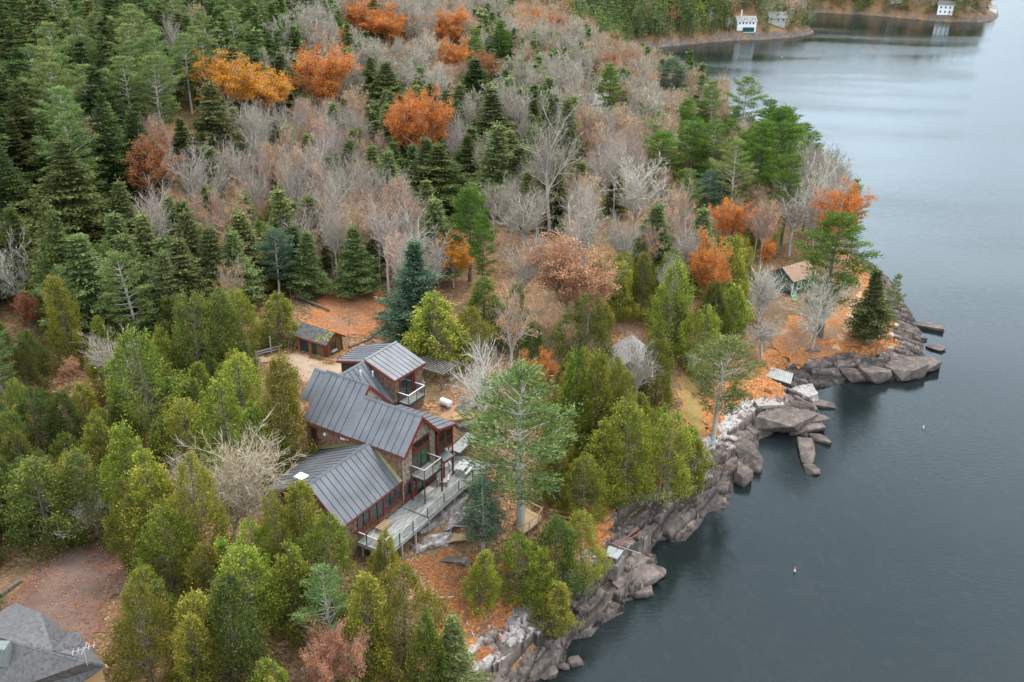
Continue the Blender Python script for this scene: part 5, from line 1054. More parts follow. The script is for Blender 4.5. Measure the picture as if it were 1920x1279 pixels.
for (a, b_, c_, d_, r_, lab) in [((1390, 760) if 0 else (555, 560), (618, 588), .3, .3, .22, 'dead grey log lying on the slope behind the shed'), ((690, 640), (727, 612), .1, .1, .22, 'dark log edging the leafy path above the back wing'), ((655, 655), (692, 640), .1, .1, .2, 'short dark log edging the path near the shed'),
        ((480, 668), (545, 650), .1, .1, .25, 'thick dark log at the edge of the courtyard left of the shed'), ((30, 1030), (52, 1050), .1, .2, .18, 'grey stump log beside the gravel yard'), ((0, 1120), (40, 1095), .1, .1, .28, 'dark rotting log along the left edge of the gravel yard'),
        ((875, 1175), (890, 1205), .1, .1, .07, 'thin bleached branch on the red slope above the cliff'), ((820, 1130), (850, 1122), .1, .1, .08, 'fallen twiggy branch on the red slope below the boardwalk')]:
    P_, Q_ = Vector(drape_pt(*a, c_)), Vector(drape_pt(*b_, d_)); m = MB(); k = 6; rg = random.Random(int(r_ * 1000)); pr = P_
    for i in range(k): q = P_.lerp(Q_, (i + 1) / k); q = Vector((q.x + rg.uniform(-.08, .08), q.y, g1(q.x, q.y) + c_ + rg.uniform(-.02, .05))); m.tube(pr, q, r_ * (1 - i * .06), r_ * (1 - (i + 1) * .06), 7); pr = q
    tag(m.build('log', M['bark'] if r_ > .1 else M['barkpale']), lab, 'log')
t = empty('split_fence', drape_pt(505, 668, 0), 0, 'broken grey rail fence at the edge of the courtyard', 'fence'); c = Vector(t.location)
F_ = [Vector(drape_pt(x, y, 0)) - c for x, y in ((480, 672), (509, 664), (530, 655))]
m = MB()
for zz in (.35, .7): m.beam(F_[0] + Vector((0, 0, zz)), F_[1] + Vector((0, 0, zz)), .1, .12); m.beam(F_[1] + Vector((0, 0, zz)), F_[2] + Vector((0, 0, zz - .2)), .1, .12)
m.build('rail', M['greywood'], t)
m = MB(); m.beam(F_[1], F_[1] + Vector((0, 0, 2.3)), .13, .13); m.beam(F_[0], F_[0] + Vector((0, 0, 1.0)), .13, .13); m.build('post', M['greywood'], t)
for (px, py, col, h_, lab) in ((1490, 1071, (0.65, .14, .05), .5, 'small red and white mooring buoy off the near cliff'), (1731, 803, (.8, .8, .8), .4, 'lone white buoy on the open lake'), (1244, 106, (.8, .8, .8), .9, 'tiny white buoy in the far bay'), (1466, 108, (.75, .3, .1), .8, 'tiny orange buoy in the bay right of the white cottage reflection')):
    p = at(px, py, 0); t = empty('buoy', (p[0], p[1], 0), 0, lab, 'buoy'); m = MB(); m.tube((0, 0, -.2), (0, 0, h_ * .5), h_ * .2, h_ * .2, 10); m.build('float', M['white'], t); m = MB(); m.tube((0, 0, h_ * .5), (0, 0, h_), h_ * .2, h_ * .08, 10); m.build('top', mat('buoy_paint', col, .5), t)
# ------------------------------------------------------------------ yards and tracks (draped sheets)
def dirtmat(name, c1, c2, leafc, amt):
    m = bpy.data.materials.new(name); m.use_nodes = True; t = m.node_tree; b = t.nodes['Principled BSDF']; l = t.links.new; tc = N(t, 'ShaderNodeTexCoord')
    n = N(t, 'ShaderNodeTexNoise'); n.inputs['Scale'].default_value = .35; n.inputs['Detail'].default_value = 8; n.inputs['Roughness'].default_value = .65; l(tc.outputs['Object'], n.inputs[0])
    c = N(t, 'ShaderNodeValToRGB'); c.color_ramp.elements[0].position = .35; c.color_ramp.elements[1].position = .65; c.color_ramp.elements[0].color = (*c1, 1); c.color_ramp.elements[1].color = (*c2, 1); l(n.outputs[0], c.inputs[0])
    a = N(t, 'ShaderNodeAttribute', attribute_name='edge'); v = N(t, 'ShaderNodeTexVoronoi'); v.inputs['Scale'].default_value = 5.5; l(tc.outputs['Object'], v.inputs[0]); s = N(t, 'ShaderNodeSeparateColor'); l(v.outputs['Color'], s.inputs[0])
    ad = N(t, 'ShaderNodeMath', operation='SUBTRACT'); l(s.outputs[1], ad.inputs[0]); l(a.outputs['Fac'], ad.inputs[1]); mr = N(t, 'ShaderNodeMapRange'); mr.inputs[1].default_value = amt; mr.inputs[2].default_value = amt + .05; l(ad.outputs[0], mr.inputs[0])
    c2_ = N(t, 'ShaderNodeValToRGB'); c2_.color_ramp.elements[0].color = (leafc[0] * .6, leafc[1] * .5, leafc[2] * .6, 1); c2_.color_ramp.elements[1].color = (*leafc, 1); l(s.outputs[0], c2_.inputs[0])
    mx = N(t, 'ShaderNodeMix', data_type='RGBA'); l(mr.outputs[0], mx.inputs[0]); l(c.outputs[0], mx.inputs[6]); l(c2_.outputs[0], mx.inputs[7]); l(mx.outputs[2], b.inputs['Base Color']); b.inputs['Roughness'].default_value = .95; b.inputs['Specular IOR Level'].default_value = .1
    n2 = N(t, 'ShaderNodeTexNoise'); n2.inputs['Scale'].default_value = 9; l(tc.outputs['Object'], n2.inputs[0]); bu = N(t, 'ShaderNodeBump'); bu.inputs['Strength'].default_value = .4; bu.inputs['Distance'].default_value = .05; l(n2.outputs[0], bu.inputs['Height']); l(bu.outputs[0], b.inputs['Normal'])
    return m
def drape(name, poly, mt, dz=.05, st=.4, soft=1.6):
    W_ = np.array([hit(x, y)[:2] for x, y in poly]); x0, y0 = W_.min(0); x1, y1 = W_.max(0)
    X, Y = np.meshgrid(np.arange(x0, x1 + st, st), np.arange(y0, y1 + st, st)); x, y = X.ravel(), Y.ravel(); ins = np.zeros(len(x), bool); best = np.full(len(x), 1e9); n = len(W_)
    for i in range(n):
        a, b_ = W_[i], W_[(i + 1) % n]; dx, dy = b_ - a; t = np.clip(((x - a[0]) * dx + (y - a[1]) * dy) / (dx * dx + dy * dy + 1e-9), 0, 1); best = np.minimum(best, np.hypot(x - a[0] - t * dx, y - a[1] - t * dy))
        c = (a[1] > y) != (b_[1] > y); dyy = dy if abs(dy) > 1e-9 else 1e-9; ins ^= c & (x < dx * (y - a[1]) / dyy + a[0])
    sdv = np.where(ins, best, -best) + .5 * vnoise(x, y, .9, 2); ok = (sdv > 0).reshape(X.shape); idx = np.arange(len(x)).reshape(X.shape)
    k = ok[:-1, :-1] & ok[:-1, 1:] & ok[1:, 1:] & ok[1:, :-1]; q = np.stack([idx[:-1, :-1], idx[:-1, 1:], idx[1:, 1:], idx[1:, :-1]], -1)[k]
    used = np.unique(q); mp = np.full(len(x), -1); mp[used] = np.arange(len(used)); z = ground(x[used], y[used]) + dz
    me = mesh_np(name, np.stack([x[used], y[used], z], 1), mp[q], mats=[mt], attrs={'edge': np.clip(sdv[used] / soft, 0, 1) * .75}, smooth=True); return tag(link(name, me), kind='structure')
drape('gravel_yard', [(-30, 1175), (15, 1120), (60, 1060), (115, 990), (175, 985), (215, 1030), (262, 1085), (265, 1110), (200, 1140), (195, 1200), (200, 1290), (100, 1320), (-40, 1300)], dirtmat('reddish_brown_dirt', (0.115, 0.075, 0.058), (0.19, 0.125, 0.10), (0.20, 0.095, 0.055), .25), soft=3.2)
drape('courtyard', [(470, 672), (560, 660), (620, 680), (665, 660), (720, 625), (760, 600), (770, 630), (720, 650), (690, 680), (600, 740), (560, 720), (520, 690)], dirtmat('pale_tan_dirt', (0.26, 0.185, 0.12), (0.38, 0.285, 0.20), (0.40, 0.17, 0.07), .25), soft=1.4)
drape('dirt_track', [(1140, 612), (1165, 600), (1215, 622), (1255, 640), (1250, 655), (1195, 640), (1150, 622)], dirtmat('red_brown_track', (0.20, 0.11, 0.075), (0.28, 0.17, 0.12), (0.32, 0.11, 0.05), .2), soft=1.0)
drape('grassy_path', [(1275, 690), (1310, 700), (1320, 760), (1335, 800), (1310, 830), (1280, 790), (1270, 740)], dirtmat('yellowish_dry_grass', (0.17, 0.14, 0.045), (0.30, 0.215, 0.085), (0.42, 0.19, 0.07), .1), soft=1.4)
drape('leaf_clearing', [(560, 620), (600, 560), (640, 540), (715, 545), (735, 590), (700, 630), (640, 632), (600, 630)], dirtmat('bright_leaf_carpet', (0.17, 0.105, 0.065), (0.27, 0.17, 0.11), (0.50, 0.20, 0.075), .12), dz=.04, soft=6)
drape('point_clearing', [(1440, 640), (1480, 590), (1540, 600), (1620, 570), (1655, 600), (1640, 640), (1560, 670), (1490, 690)], dirtmat('leafy_point_ground', (0.18, 0.115, 0.075), (0.26, 0.175, 0.12), (0.50, 0.20, 0.06), .12), dz=.04, soft=4)
drape('footpath', [(1590, 575), (1612, 545), (1632, 548), (1620, 585), (1600, 620), (1575, 660), (1560, 655), (1580, 615)], dirtmat('pale_footpath', (0.38, 0.24, 0.14), (0.45, 0.32, 0.22), (0.5, 0.2, .07), .35), dz=.08, soft=1.0)
drape('red_slope', [(760, 1055), (820, 1030), (900, 1045), (960, 1120), (955, 1180), (900, 1279), (860, 1250), (830, 1140)], dirtmat('red_needle_litter', (0.12, 0.062, 0.036), (0.21, 0.11, 0.062), (0.30, 0.125, 0.05), .1), dz=.05, soft=4)
# bare bedrock below the deck
for i, (px, py, sz, rz, lab) in enumerate([(830, 960, (9, 3.0, 1.6), 58, 'long smooth pale bedrock ledge directly below the deck'), (815, 1020, (3.6, 2.0, 1.0), 10, 'grey fractured ledge left of the boardwalk'), (785, 1035, (1.6, 1.2, .9), 30, 'pale square stone below the deck corner'), (862, 975, (6, 1.8, 1.0), 55, 'pale bedrock rib beyond the strip of orange leaves'), (850, 1060, (3.6, 1.2, .9), 5, 'low grey stone outcrop on the red slope'),
        (60, 975, (5, 1.6, 2.2), 48, 'grey rock face at the left edge of the gravel yard'), (470, 690, (3, 1.5, 1.5), 20, 'lichen grey stone bank beside the courtyard'), (865, 800, (3, 2.4, 1.2), 30, 'pile of grey rock behind the sun room'), (870, 770, (4, 2.5, 1.3), 70, 'rough boulder bank at the foot of the white limbed tree'), (1520, 660, (2.6, 1.3, .8), 20, 'low grey rock by the twin trunks on the point'), (345, 705, (2.2, 1.2, 1.2), 0, 'dark rock beneath the cedars left of the courtyard')]):
    p = hit(px, py); rock('bedrock', (p[0], p[1], p[2] + .05), sz, R(rz), lab, 'rock', 70 + i, .3, li=.68 if i in (0, 3, 2, 1) else .5)
def fallen_leaves():
    rng = np.random.default_rng(12); out_ = []
    for poly, n in ((CLR[0], 9000), (CLR[1], 2800), (CLR[2], 9000), (CLR[3], 9000), (CLR[4], 2500), (CLR[5], 3000)):
        W_ = np.array([hit(a, b_)[:2] for a, b_ in poly]); x0, y0 = W_.min(0) - 1; x1, y1 = W_.max(0) + 1; x, y = rng.uniform(x0, x1, n), rng.uniform(y0, y1, n); k = np.array([inpoly(a, b_, W_) for a, b_ in zip(x, y)])
        k &= (vnoise(x, y, .6, 7) + rng.normal(0, .5, n)) > -.2; x, y = x[k], y[k]; out_.append(np.stack([x, y, ground(x, y) + .09], 1))
    P_ = np.concatenate(out_); D = rng.normal(size=(len(P_), 3)) * np.array([1, 1, .25]); V, q = leaves(P_, .13, .10, rng, D, .8)
    me = mesh_np('fallen_leaves', V, q, mats=[LM['orange'], LM['peach'], LM['rust'], LM['yellow']], qm=rng.choice([0, 1, 2, 3], len(q), p=[.4, .27, .28, .05]), tone=np.repeat(rng.uniform(0, 1, len(q)), 4))
    tag(link('fallen_leaves', me), 'loose fallen orange and brown leaves strewn over yards and clearings', 'leaves', kind='stuff')
CLR = [[(560, 620), (600, 560), (640, 540), (715, 545), (735, 590), (700, 640), (640, 632)], [(0, 1175), (60, 1060), (115, 990), (175, 985), (262, 1085), (200, 1150), (200, 1279), (0, 1279)], [(1440, 640), (1480, 590), (1540, 600), (1640, 560), (1660, 640), (1560, 680), (1480, 700)], [(760, 1055), (820, 1030), (960, 1100), (955, 1190), (900, 1279), (830, 1150)], [(1140, 612), (1165, 600), (1255, 640), (1250, 655), (1150, 622)], [(480, 690), (560, 665), (690, 640), (760, 600), (770, 630), (690, 680), (600, 740)]]
fallen_leaves()
# ------------------------------------------------------------------ trees one can pick out in the photograph: kind, top x, top y, base y, crown width, label
T = [
 ('pine', 985, 690, 1002, 225, 'tall broad blue green pine with bare lower trunk in front of the deck end', 0), ('pine', 1362, 628, 826, 135, 'tall light green pine with pale trunk standing on the cliff edge above the cove', 1),
 ('pineblue', 906, 905, 1045, 88, 'small blue green pine left of the tall broad pine trunk', 0), ('spruce', 775, 452, 655, 112, 'blue green spruce above the back wing, left of the round cedar', 0),
 ('cedar', 818, 548, 690, 125, 'wide round green cedar directly behind the grey pergola', 0), ('cedar', 882, 574, 680, 78, 'smaller pointed cedar right of the wide round cedar', 1), ('cedardark', 905, 520, 640, 90, 'dark cedar behind the pair of cedars near the pergola', 0),
 ('whitebare', 902, 640, 832, 125, 'white limbed leafless tree right of the white gas tank', 0), ('tanbare', 412, 792, 1020, 172, 'large tan leafless tree among cedars left of the lower roof', 1), ('openbare', 165, 925, 1010, 95, 'small pale leafless tree at the head of the gravel yard', 0),
 ('cedar', 522, 665, 890, 108, 'tall green cedar touching the left end of the main roof', 2), ('cedar', 436, 655, 800, 100, 'olive green cedar behind the courtyard fence', 3), ('cedar', 415, 712, 905, 135, 'broad yellowish cedar second from the main roof', 1),
 ('cedar', 480, 762, 905, 120, 'cedar pressed against the left of the dark entry porch', 0), ('cedar', 345, 745, 900, 115, 'cedar with golden tips left of the broad yellowish cedar', 3), ('cedar', 262, 612, 830, 155, 'tall wide olive cedar with orange tips in the left forest', 1),
 ('cedardark', 350, 552, 730, 115, 'dense dark green cedar at the left edge of the courtyard woods', 1), ('cedardark', 395, 540, 705, 100, 'dark cedar just right of the dense dark green cedar', 2), ('cedar', 103, 515, 690, 76, 'narrow yellow topped cedar near the left edge', 2), ('cedar', 516, 548, 645, 82, 'round green cedar hugging the left end of the shed', 0),
 ('cedar', 558, 902, 1090, 110, 'golden green cedar against the lower roof gable', 2), ('cedar', 605, 955, 1160, 125, 'golden cedar covering the corner of the lower wing', 3), ('cedar', 512, 925, 1120, 80, 'green cedar left of the golden green cedar', 1), ('cedar', 718, 992, 1075, 52, 'small pointed cedar at the near corner of the deck', 0),
 ('cedar', 752, 1058, 1260, 145, 'large yellow green cedar below the deck corner', 1), ('cedar', 680, 1075, 1290, 120, 'yellow green cedar left of the large one below the deck', 2), ('pine', 612, 1068, 1270, 125, 'soft light green pine at the bottom left of centre', 2), ('cedar', 455, 1012, 1180, 120, 'green and yellow cedar below the large tan leafless tree', 3),
 ('cedar', 268, 838, 1060, 120, 'full cedar at the right edge of the gravel yard', 0), ('cedar', 345, 862, 1090, 125, 'golden cedar seen through the left branches of the large tan leafless tree', 1), ('cedar', 215, 800, 1010, 95, 'green cedar at the top right of the gravel yard', 2), ('cedar', 300, 940, 1110, 110, 'leaning green cedar above the bulky green cedar', 3),
 ('cedar', 385, 1020, 1165, 95, 'cedar right under the large tan leafless tree', 2), ('cedar', 545, 1010, 1180, 105, 'olive cedar between the golden cedar and the soft pine', 0), ('cedar', 230, 900, 1070, 80, 'dark footed cedar at the right edge of the gravel yard', 1),
 ('cedardark', 140, 840, 1000, 130, 'dark cedar at the head of the gravel yard', 2), ('cedardark', 60, 860, 1020, 140, 'dark olive cedar over the rock face by the gravel yard', 0),
 ('cedardark', 405, 1085, 1300, 150, 'deep green cedar near the bottom edge left of the soft pine', 0), ('cedar', 250, 1098, 1310, 135, 'bulky green cedar right of the dark shingled house', 1), ('cedar', 345, 1150, 1320, 100, 'orange tipped cedar at the bottom edge beside the bulky green cedar', 2), ('peach', 612, 1168, 1330, 120, 'peach leaved young oak at the bottom edge', 0), ('greygreen', 850, 1160, 1330, 100, 'grey green hemlock at the bottom edge beside the red slope', 0),
 ('cedar', 800, 1150, 1340, 90, 'cedar at the bottom edge left of the grey green hemlock', 0), ('cedar', 902, 1028, 1135, 68, 'single bright cedar on the red slope', 2), ('cedar', 975, 1000, 1115, 92, 'light cedar at the foot of the tall broad pine', 3), ('cedar', 1015, 1030, 1145, 70, 'light cedar right of the one at the pine foot', 0),
 ('cedardark', 1040, 966, 1105, 110, 'dark olive cedar left of the lift hut', 2), ('cedar', 1100, 962, 1090, 90, 'bright green cedar next to the lift hut', 1), ('cedar', 1045, 1088, 1178, 78, 'low bright cedar at the cliff edge below the dark olive cedar', 2),
 ('cedar', 1100, 850, 970, 95, 'vivid green cedar beside the white rowing boat', 3), ('cedar', 1082, 655, 850, 85, 'slim cedar in the row left of the grey cottage', 0), ('cedar', 1128, 655, 870, 92, 'tall slim yellow cedar in front of the grey cottage left corner', 2), ('cedar', 1172, 690, 880, 62, 'very slim cedar in front of the grey cottage wall', 1),
 ('bare', 1205, 622, 790, 75, 'grey twiggy tree standing before the grey cottage roof', 1), ('cedar', 1150, 668, 860, 66, 'slim cedar overlapping the left eave of the grey cottage', 3),
 ('cedar', 1190, 738, 940, 108, 'broad cedar at the centre of the cliff top row', 3), ('cedar', 1245, 600, 775, 72, 'tall yellow tipped cedar right of the grey cottage', 0), ('cedar', 1258, 775, 930, 110, 'cedar in the cliff top row, second from the cove corner', 1), ('cedar', 1300, 800, 920, 88, 'last cedar of the cliff top row before the bare white rock', 2), ('cedar', 1135, 790, 930, 90, 'cedar behind the vivid green one in the cliff top row', 0),
 ('cedardark', 1100, 552, 700, 112, 'large dark round cedar left of the dirt track', 1), ('cedar', 1168, 490, 600, 62, 'green cedar at the start of the dirt track', 2), ('cedardark', 1213, 474, 598, 60, 'slim blue dark cedar right of the dirt track start', 0), ('cedar', 1268, 484, 665, 84, 'olive grey cedar above the tiny outhouse', 3), ('cedardark', 1278, 560, 660, 60, 'dark cedar directly behind the tiny outhouse', 2),
 ('cedar', 1330, 570, 700, 85, 'brownish cedar behind the light green cliff pine', 1), ('cedar', 1372, 440, 590, 84, 'green cedar beneath the orange oak above the point', 0), ('orange', 1335, 436, 600, 84, 'bright orange oak between cedars above the point', 0), ('orange', 1372, 372, 480, 80, 'orange oak behind the bright orange oak, nearer the ridge', 1), ('orange', 1440, 445, 520, 34, 'tiny orange tree left of the green cabin', 2),
 ('birch', 1437, 495, 605, 80, 'white birch with three leaning stems left of the green cabin', 0), ('openbare', 1548, 512, 660, 115, 'grey twin trunk leafless tree in front of the green cabin', 0), ('bare', 1440, 590, 675, 80, 'pale bushy leafless tree at the left of the point clearing', 2), ('pinebright', 1580, 398, 632, 135, 'vivid green pine hiding the right half of the green cabin', 0),
 ('orange', 1590, 340, 500, 96, 'brilliant orange oak behind the vivid green pine', 1), ('openbare', 1552, 288, 480, 95, 'dark leafless tree against the lake left of the brilliant orange oak', 1), ('pine', 1618, 335, 500, 42, 'dark narrow pine at the right of the brilliant orange oak', 3), ('greygreen', 1655, 505, 642, 66, 'olive conifer at the tip of the point', 1), ('pine', 1687, 512, 640, 38, 'slim green pine at the tip of the point by the water', 2), ('bare', 1500, 345, 480, 80, 'grey leafless tree on the shore left of the dark leafless tree', 3),
 ('pinebright', 1147, 118, 240, 52, 'dark green narrow pine right of the white cottage in the woods', 1), ('pineblue', 1261, 108, 205, 62, 'blue green pine standing against the bay', 1), ('pinebright', 935, 38, 140, 44, 'small dark green pine on the upper hillside among grey trees', 2), ('pine', 1400, 142, 290, 78, 'layered pine silhouetted against the lake, topmost of the shore pines', 1), ('pine', 1350, 150, 290, 60, 'thin pale pine left of the layered shore pine', 3),
 ('pinebright', 1472, 200, 400, 92, 'tall green pine leaning over the lake on the east shore', 0), ('pinebright', 1432, 225, 420, 90, 'green pine inland of the one leaning over the lake', 1), ('pine', 1385, 260, 430, 90, 'green pine left of the two big shore pines', 2), ('pinebright', 1300, 228, 380, 105, 'wide light green pine in the middle of the point woods', 2), ('pinebright', 1245, 245, 370, 80, 'light green pine left of the wide light green one', 0), ('pineblue', 1335, 320, 420, 60, 'small blue green pine beneath the wide light green one', 0), ('pinebright', 1490, 290, 460, 70, 'dark lower pine on the east shore below the leaning one', 2),
 ('pineblue', 512, 428, 560, 72, 'teal green young pine above the courtyard woods', 1), ('pine', 240, 468, 665, 110, 'light green pine with bare grey lower trunk in the left forest', 0), ('pine', 283, 102, 290, 95, 'tall pine with layered branches in the dark upper left forest', 1), ('greygreen', 388, 155, 345, 112, 'big pale green hemlock below the amber maples', 2), ('pine', 120, 210, 400, 120, 'broad feathery pine at the left of the dark forest', 3), ('hemlock', 110, 265, 470, 170, 'huge dark hemlock near the left edge', 0),
 ('rust', 265, 250, 400, 92, 'rusty orange oak with forked pale trunk in the dark forest', 0), ('amber', 418, 96, 240, 125, 'large amber and peach maple on the upper left hillside', 0), ('amber', 495, 118, 235, 100, 'golden maple right of the large amber one', 1), ('orange', 600, 88, 240, 108, 'vivid orange oak at the end of the amber row', 2),
 ('orange', 700, 2, 90, 95, 'orange oak at the top edge, left of the twin orange crowns', 0), ('orange', 742, 22, 110, 80, 'orange oak crown just below the one at the top edge', 1), ('orange', 845, 12, 110, 66, 'tall orange oak at the top centre', 2), ('orange', 850, 68, 150, 62, 'orange oak directly beneath the tall one at the top centre', 0), ('orange', 800, 165, 340, 105, 'big orange oak with white forked trunk in the centre of the forest', 1), ('orange', 762, 172, 330, 60, 'smaller orange oak left of the big one with the forked trunk', 2), ('rust', 905, 95, 180, 60, 'rust coloured oak right of the orange pair at the top centre', 1),
 ('amber', 850, 436, 540, 76, 'golden orange maple behind the round cedar by the pergola', 0), ('peach', 1065, 442, 630, 150, 'wide peach leaved oak with pale limbs left of the dirt track', 1), ('peach', 1110, 500, 640, 90, 'peach leaved oak tucked right of the wide one', 0), ('orange', 1005, 652, 765, 62, 'small vivid orange oak behind the tall broad pine', 0), ('orange', 1030, 680, 770, 40, 'tiny orange oak close to the right of the small vivid one', 2),
 ('pinebright', 905, 400, 560, 50, 'slender bright green pine behind the golden orange maple', 0), ('barepink', 960, 520, 720, 70, 'tall bare tree with pinkish twigs between the two cedar groups', 0), ('openbare', 1200, 290, 440, 130, 'wide pale leafless tree in the centre of the point woods', 0), ('bare', 1100, 375, 540, 110, 'tall leafless tree with ghostly pale twigs behind the peach oak', 1), ('bare', 985, 355, 500, 100, 'leafless tree with many upright limbs above the peach oak', 2), ('bare', 1040, 190, 440, 90, 'tall single trunk leafless tree in the centre woods', 3),
 ('greygreen', 1065, 185, 330, 70, 'olive hemlock right of centre among grey trees', 0), ('greygreen', 930, 165, 300, 80, 'yellow tipped hemlock right of the big orange oak', 1), ('greygreen', 725, 115, 210, 75, 'round grey green hemlock above the big orange oak', 2), ('hemlock', 890, 110, 200, 75, 'brown green hemlock under the orange oaks at the top centre', 1), ('hemlock', 830, 270, 400, 110, 'dark green hemlock beneath the big orange oak', 2), ('greygreen', 920, 235, 400, 95, 'grey green hemlock right of the dark one beneath the orange oak', 0),
 ('peach', 130, 668, 730, 32, 'small peach leaved tree in the left forest', 1), ('bare', 215, 610, 780, 90, 'grey dead topped tree in the left forest', 4), ('rust', 45, 545, 640, 36, 'rusty tree near the left edge', 2), ('openbare', 8, 430, 590, 80, 'white curving bare limbs at the left edge', 1),
]
for k, tx, ty, by, wd, lab, v in T: special(k, tx, ty, by, wd, lab, variant=v)
# ------------------------------------------------------------------ the rest of the forest, by the kind seen in each 80 px cell of the photograph
G = {'H': 'hemlock', 'G': 'greygreen', 'P': 'pine', 'Q': 'pine', 'C': 'cedar', 'K': 'cedardark', 'B': 'bare', 'R': 'barepink', 'O': 'rust', 'E': 'orange', 'Y': 'peach', 'L': 'pinebright'}
GRID = ['HHH HHQ HGQ HHQ HRQ HHQ HQG HBG GER BBE BRE BRG RRE RRO GHH GHH HHH HHH HHH . . . . .',
 'HHH HGH HQQ HGQ HBQ HQG HBG BRE BBG BRB BBR BGL BGR BRG RRO RGR GHH H . . . . . .',
 'HHG HQQ HRG BQG HHG HBG BGR BBR BRG BGG BBG BGG BBG BRG RBG RRB RRG . . . . . . .',
 'HHQ HQQ HRG HHR GGH BGG RBG RBG BRG BBG BHH BGG GBG BGR RRB PRR RLL RLL LL . . . . .',
 'HHH HGH HQH BHG BGG RBG BRG BRG BGR BHG BHH BGB BGG BGR BBG BPR PLR LR LB B . . . .',
 'HHB HGQ GBG BGG GGR RGG CGR RBG RGR RRB RBG BLB BGB BRB BBG BGR BGR CCR BBR B . . . .',
 'CHH KCH CKG CGG GGK GGR RGC GGR BRR BBR BBR BBG BBR BBR KCB KCB CBG CCK BBR . . . . .',
 'KKP CPK CPG CBK CKK KKC KC . . CB CB CBR BBK BBY KCB . CKC CCB BGC . . . . .',
 'PCK CPK BCC CCK KKC KC C . . . . BBG CB CC C . CC CC . . . . . .',
 'KKC KCK CCK CCG CCK CC C . . . . B B CC CC C . . . . . . . .',
 'KKK KKC KCC CCK CCB CC C . . . . . . C CC C . . . . . . . .',
 'KKK KKC KCC CCK CCB CCB . . . . . . . CC C . . . . . . . . .',
 'KKK KK CC CCK CCB CCK C . . . . . . . . . . . . . . . . .',
 'KK . . CK CCK CCP CCP CC . . . . . . . . . . . . . . . .',
 '. . . CK CKK KKC CCP CCC CCG . . . . . . . . . . . . . . .',
 '. . . CK CKK KKC CCP CCC CCG . . . . . . . . . . . . . . .']
GRID = [r.split() for r in GRID]
CLEAR = [[(480, 940), (545, 850), (560, 690), (500, 700), (470, 680), (540, 620), (590, 560), (640, 540), (715, 545), (720, 600), (770, 600), (870, 680), (890, 760), (900, 850), (980, 940), (1075, 935), (1080, 985), (1000, 1000), (960, 1010), (890, 1090), (960, 1110), (1010, 1180), (960, 1279), (900, 1279), (830, 1150), (760, 1060), (660, 1040), (560, 940)],
 [(-10, 1160), (40, 1050), (115, 1000), (175, 1005), (235, 1080), (205, 1120), (190, 1160), (185, 1279), (-10, 1279)],
 [(1440, 610), (1480, 520), (1500, 480), (1560, 480), (1640, 560), (1720, 600), (1760, 700), (1500, 740), (1420, 760), (1400, 830), (1300, 920), (1310, 840), (1270, 760), (1270, 690), (1300, 655), (1390, 670)],
 [(1140, 625), (1160, 595), (1230, 620), (1225, 655), (1200, 680), (1150, 660)], [(0, 1100), (40, 1040), (60, 1060), (10, 1130)]]
KEEP = [(1398, 45, 34, 26), (1457, 32, 26, 14), (1775, 22, 20, 14), (1110, 188, 13, 22), (1505, 530, 28, 40), (1293, 675, 14, 16), (1184, 632, 26, 16), (590, 640, 50, 30)]
def blocked(px, py, rpx, hpx):
    """does the tree's picture cover something the photograph shows in the open"""
    for a, b_ in ((0, 0), (0, -.8), (0, .8), (-.8, .3), (.8, .3), (0, .4), (0, -.4)):
        x, y = px + a * rpx, py + b_ * hpx
        for P_ in CLEAR:
            if inpoly(x, y, P_): return True
        for kx, ky, kw, kh in KEEP:
            if abs(x - kx) < kw and abs(y - ky) < kh: return True
    return False
HT = dict(hemlock=(11, 17), greygreen=(9, 14), pine=(12, 18), pinebright=(11, 15), cedar=(7, 10.5), cedardark=(7, 10.5), bare=(11, 16), barepink=(9, 14), rust=(9, 12), orange=(9, 12), peach=(7, 10))
RD = dict(hemlock=.27, greygreen=.28, pine=.24, pinebright=.24, cedar=.28, cedardark=.29, bare=.18, barepink=.18, rust=.28, orange=.28, peach=.28)
REG = [(lambda x, y: x < 560 and y < 330, 'of the dense dark forest on the upper left slope', 'upper left slope'), (lambda x, y: x < 400 and y >= 330, 'in the forest at the left of the photo', 'left forest'), (lambda x, y: y > 880, 'in the thicket at the bottom below the house', 'bottom thicket'),
       (lambda x, y: x < 760, 'in the woods above the courtyard and shed', 'woods above the courtyard'), (lambda x, y: y < 230 and x < 1250, 'on the hillside at the top centre', 'top centre hillside'), (lambda x, y: x < 1160, 'in the central woods behind the house', 'central woods'), (lambda x, y: True, 'in the woods of the point by the lake', 'point woods')]
DSC = dict(hemlock='dark green hemlock', greygreen='olive grey hemlock', pine='feathery green pine', pinebright='bright green pine', cedar='yellow green cedar', cedardark='deep green cedar', bare='grey leafless tree', barepink='pinkish leafless tree', rust='rust coloured oak', orange='orange oak', peach='peach leaved small tree')
cand = []
rr = random.Random(11); y = 42.0
while y < 430:
    s = 2.6 + .0065 * max(0, y - 60); x = -(y + 30) * .78
    while x < y * .62 + 20: cand.append((x + rr.uniform(-.42, .42) * s, y + rr.uniform(-.42, .42) * s)); x += s
    y += s * .9
cx_, cy_ = np.array([c[0] for c in cand]), np.array([c[1] for c in cand]); cd = sdist(cx_, cy_); cz = ground(cx_, cy_, cd)
picked = []; pl = np.array(PLACED)
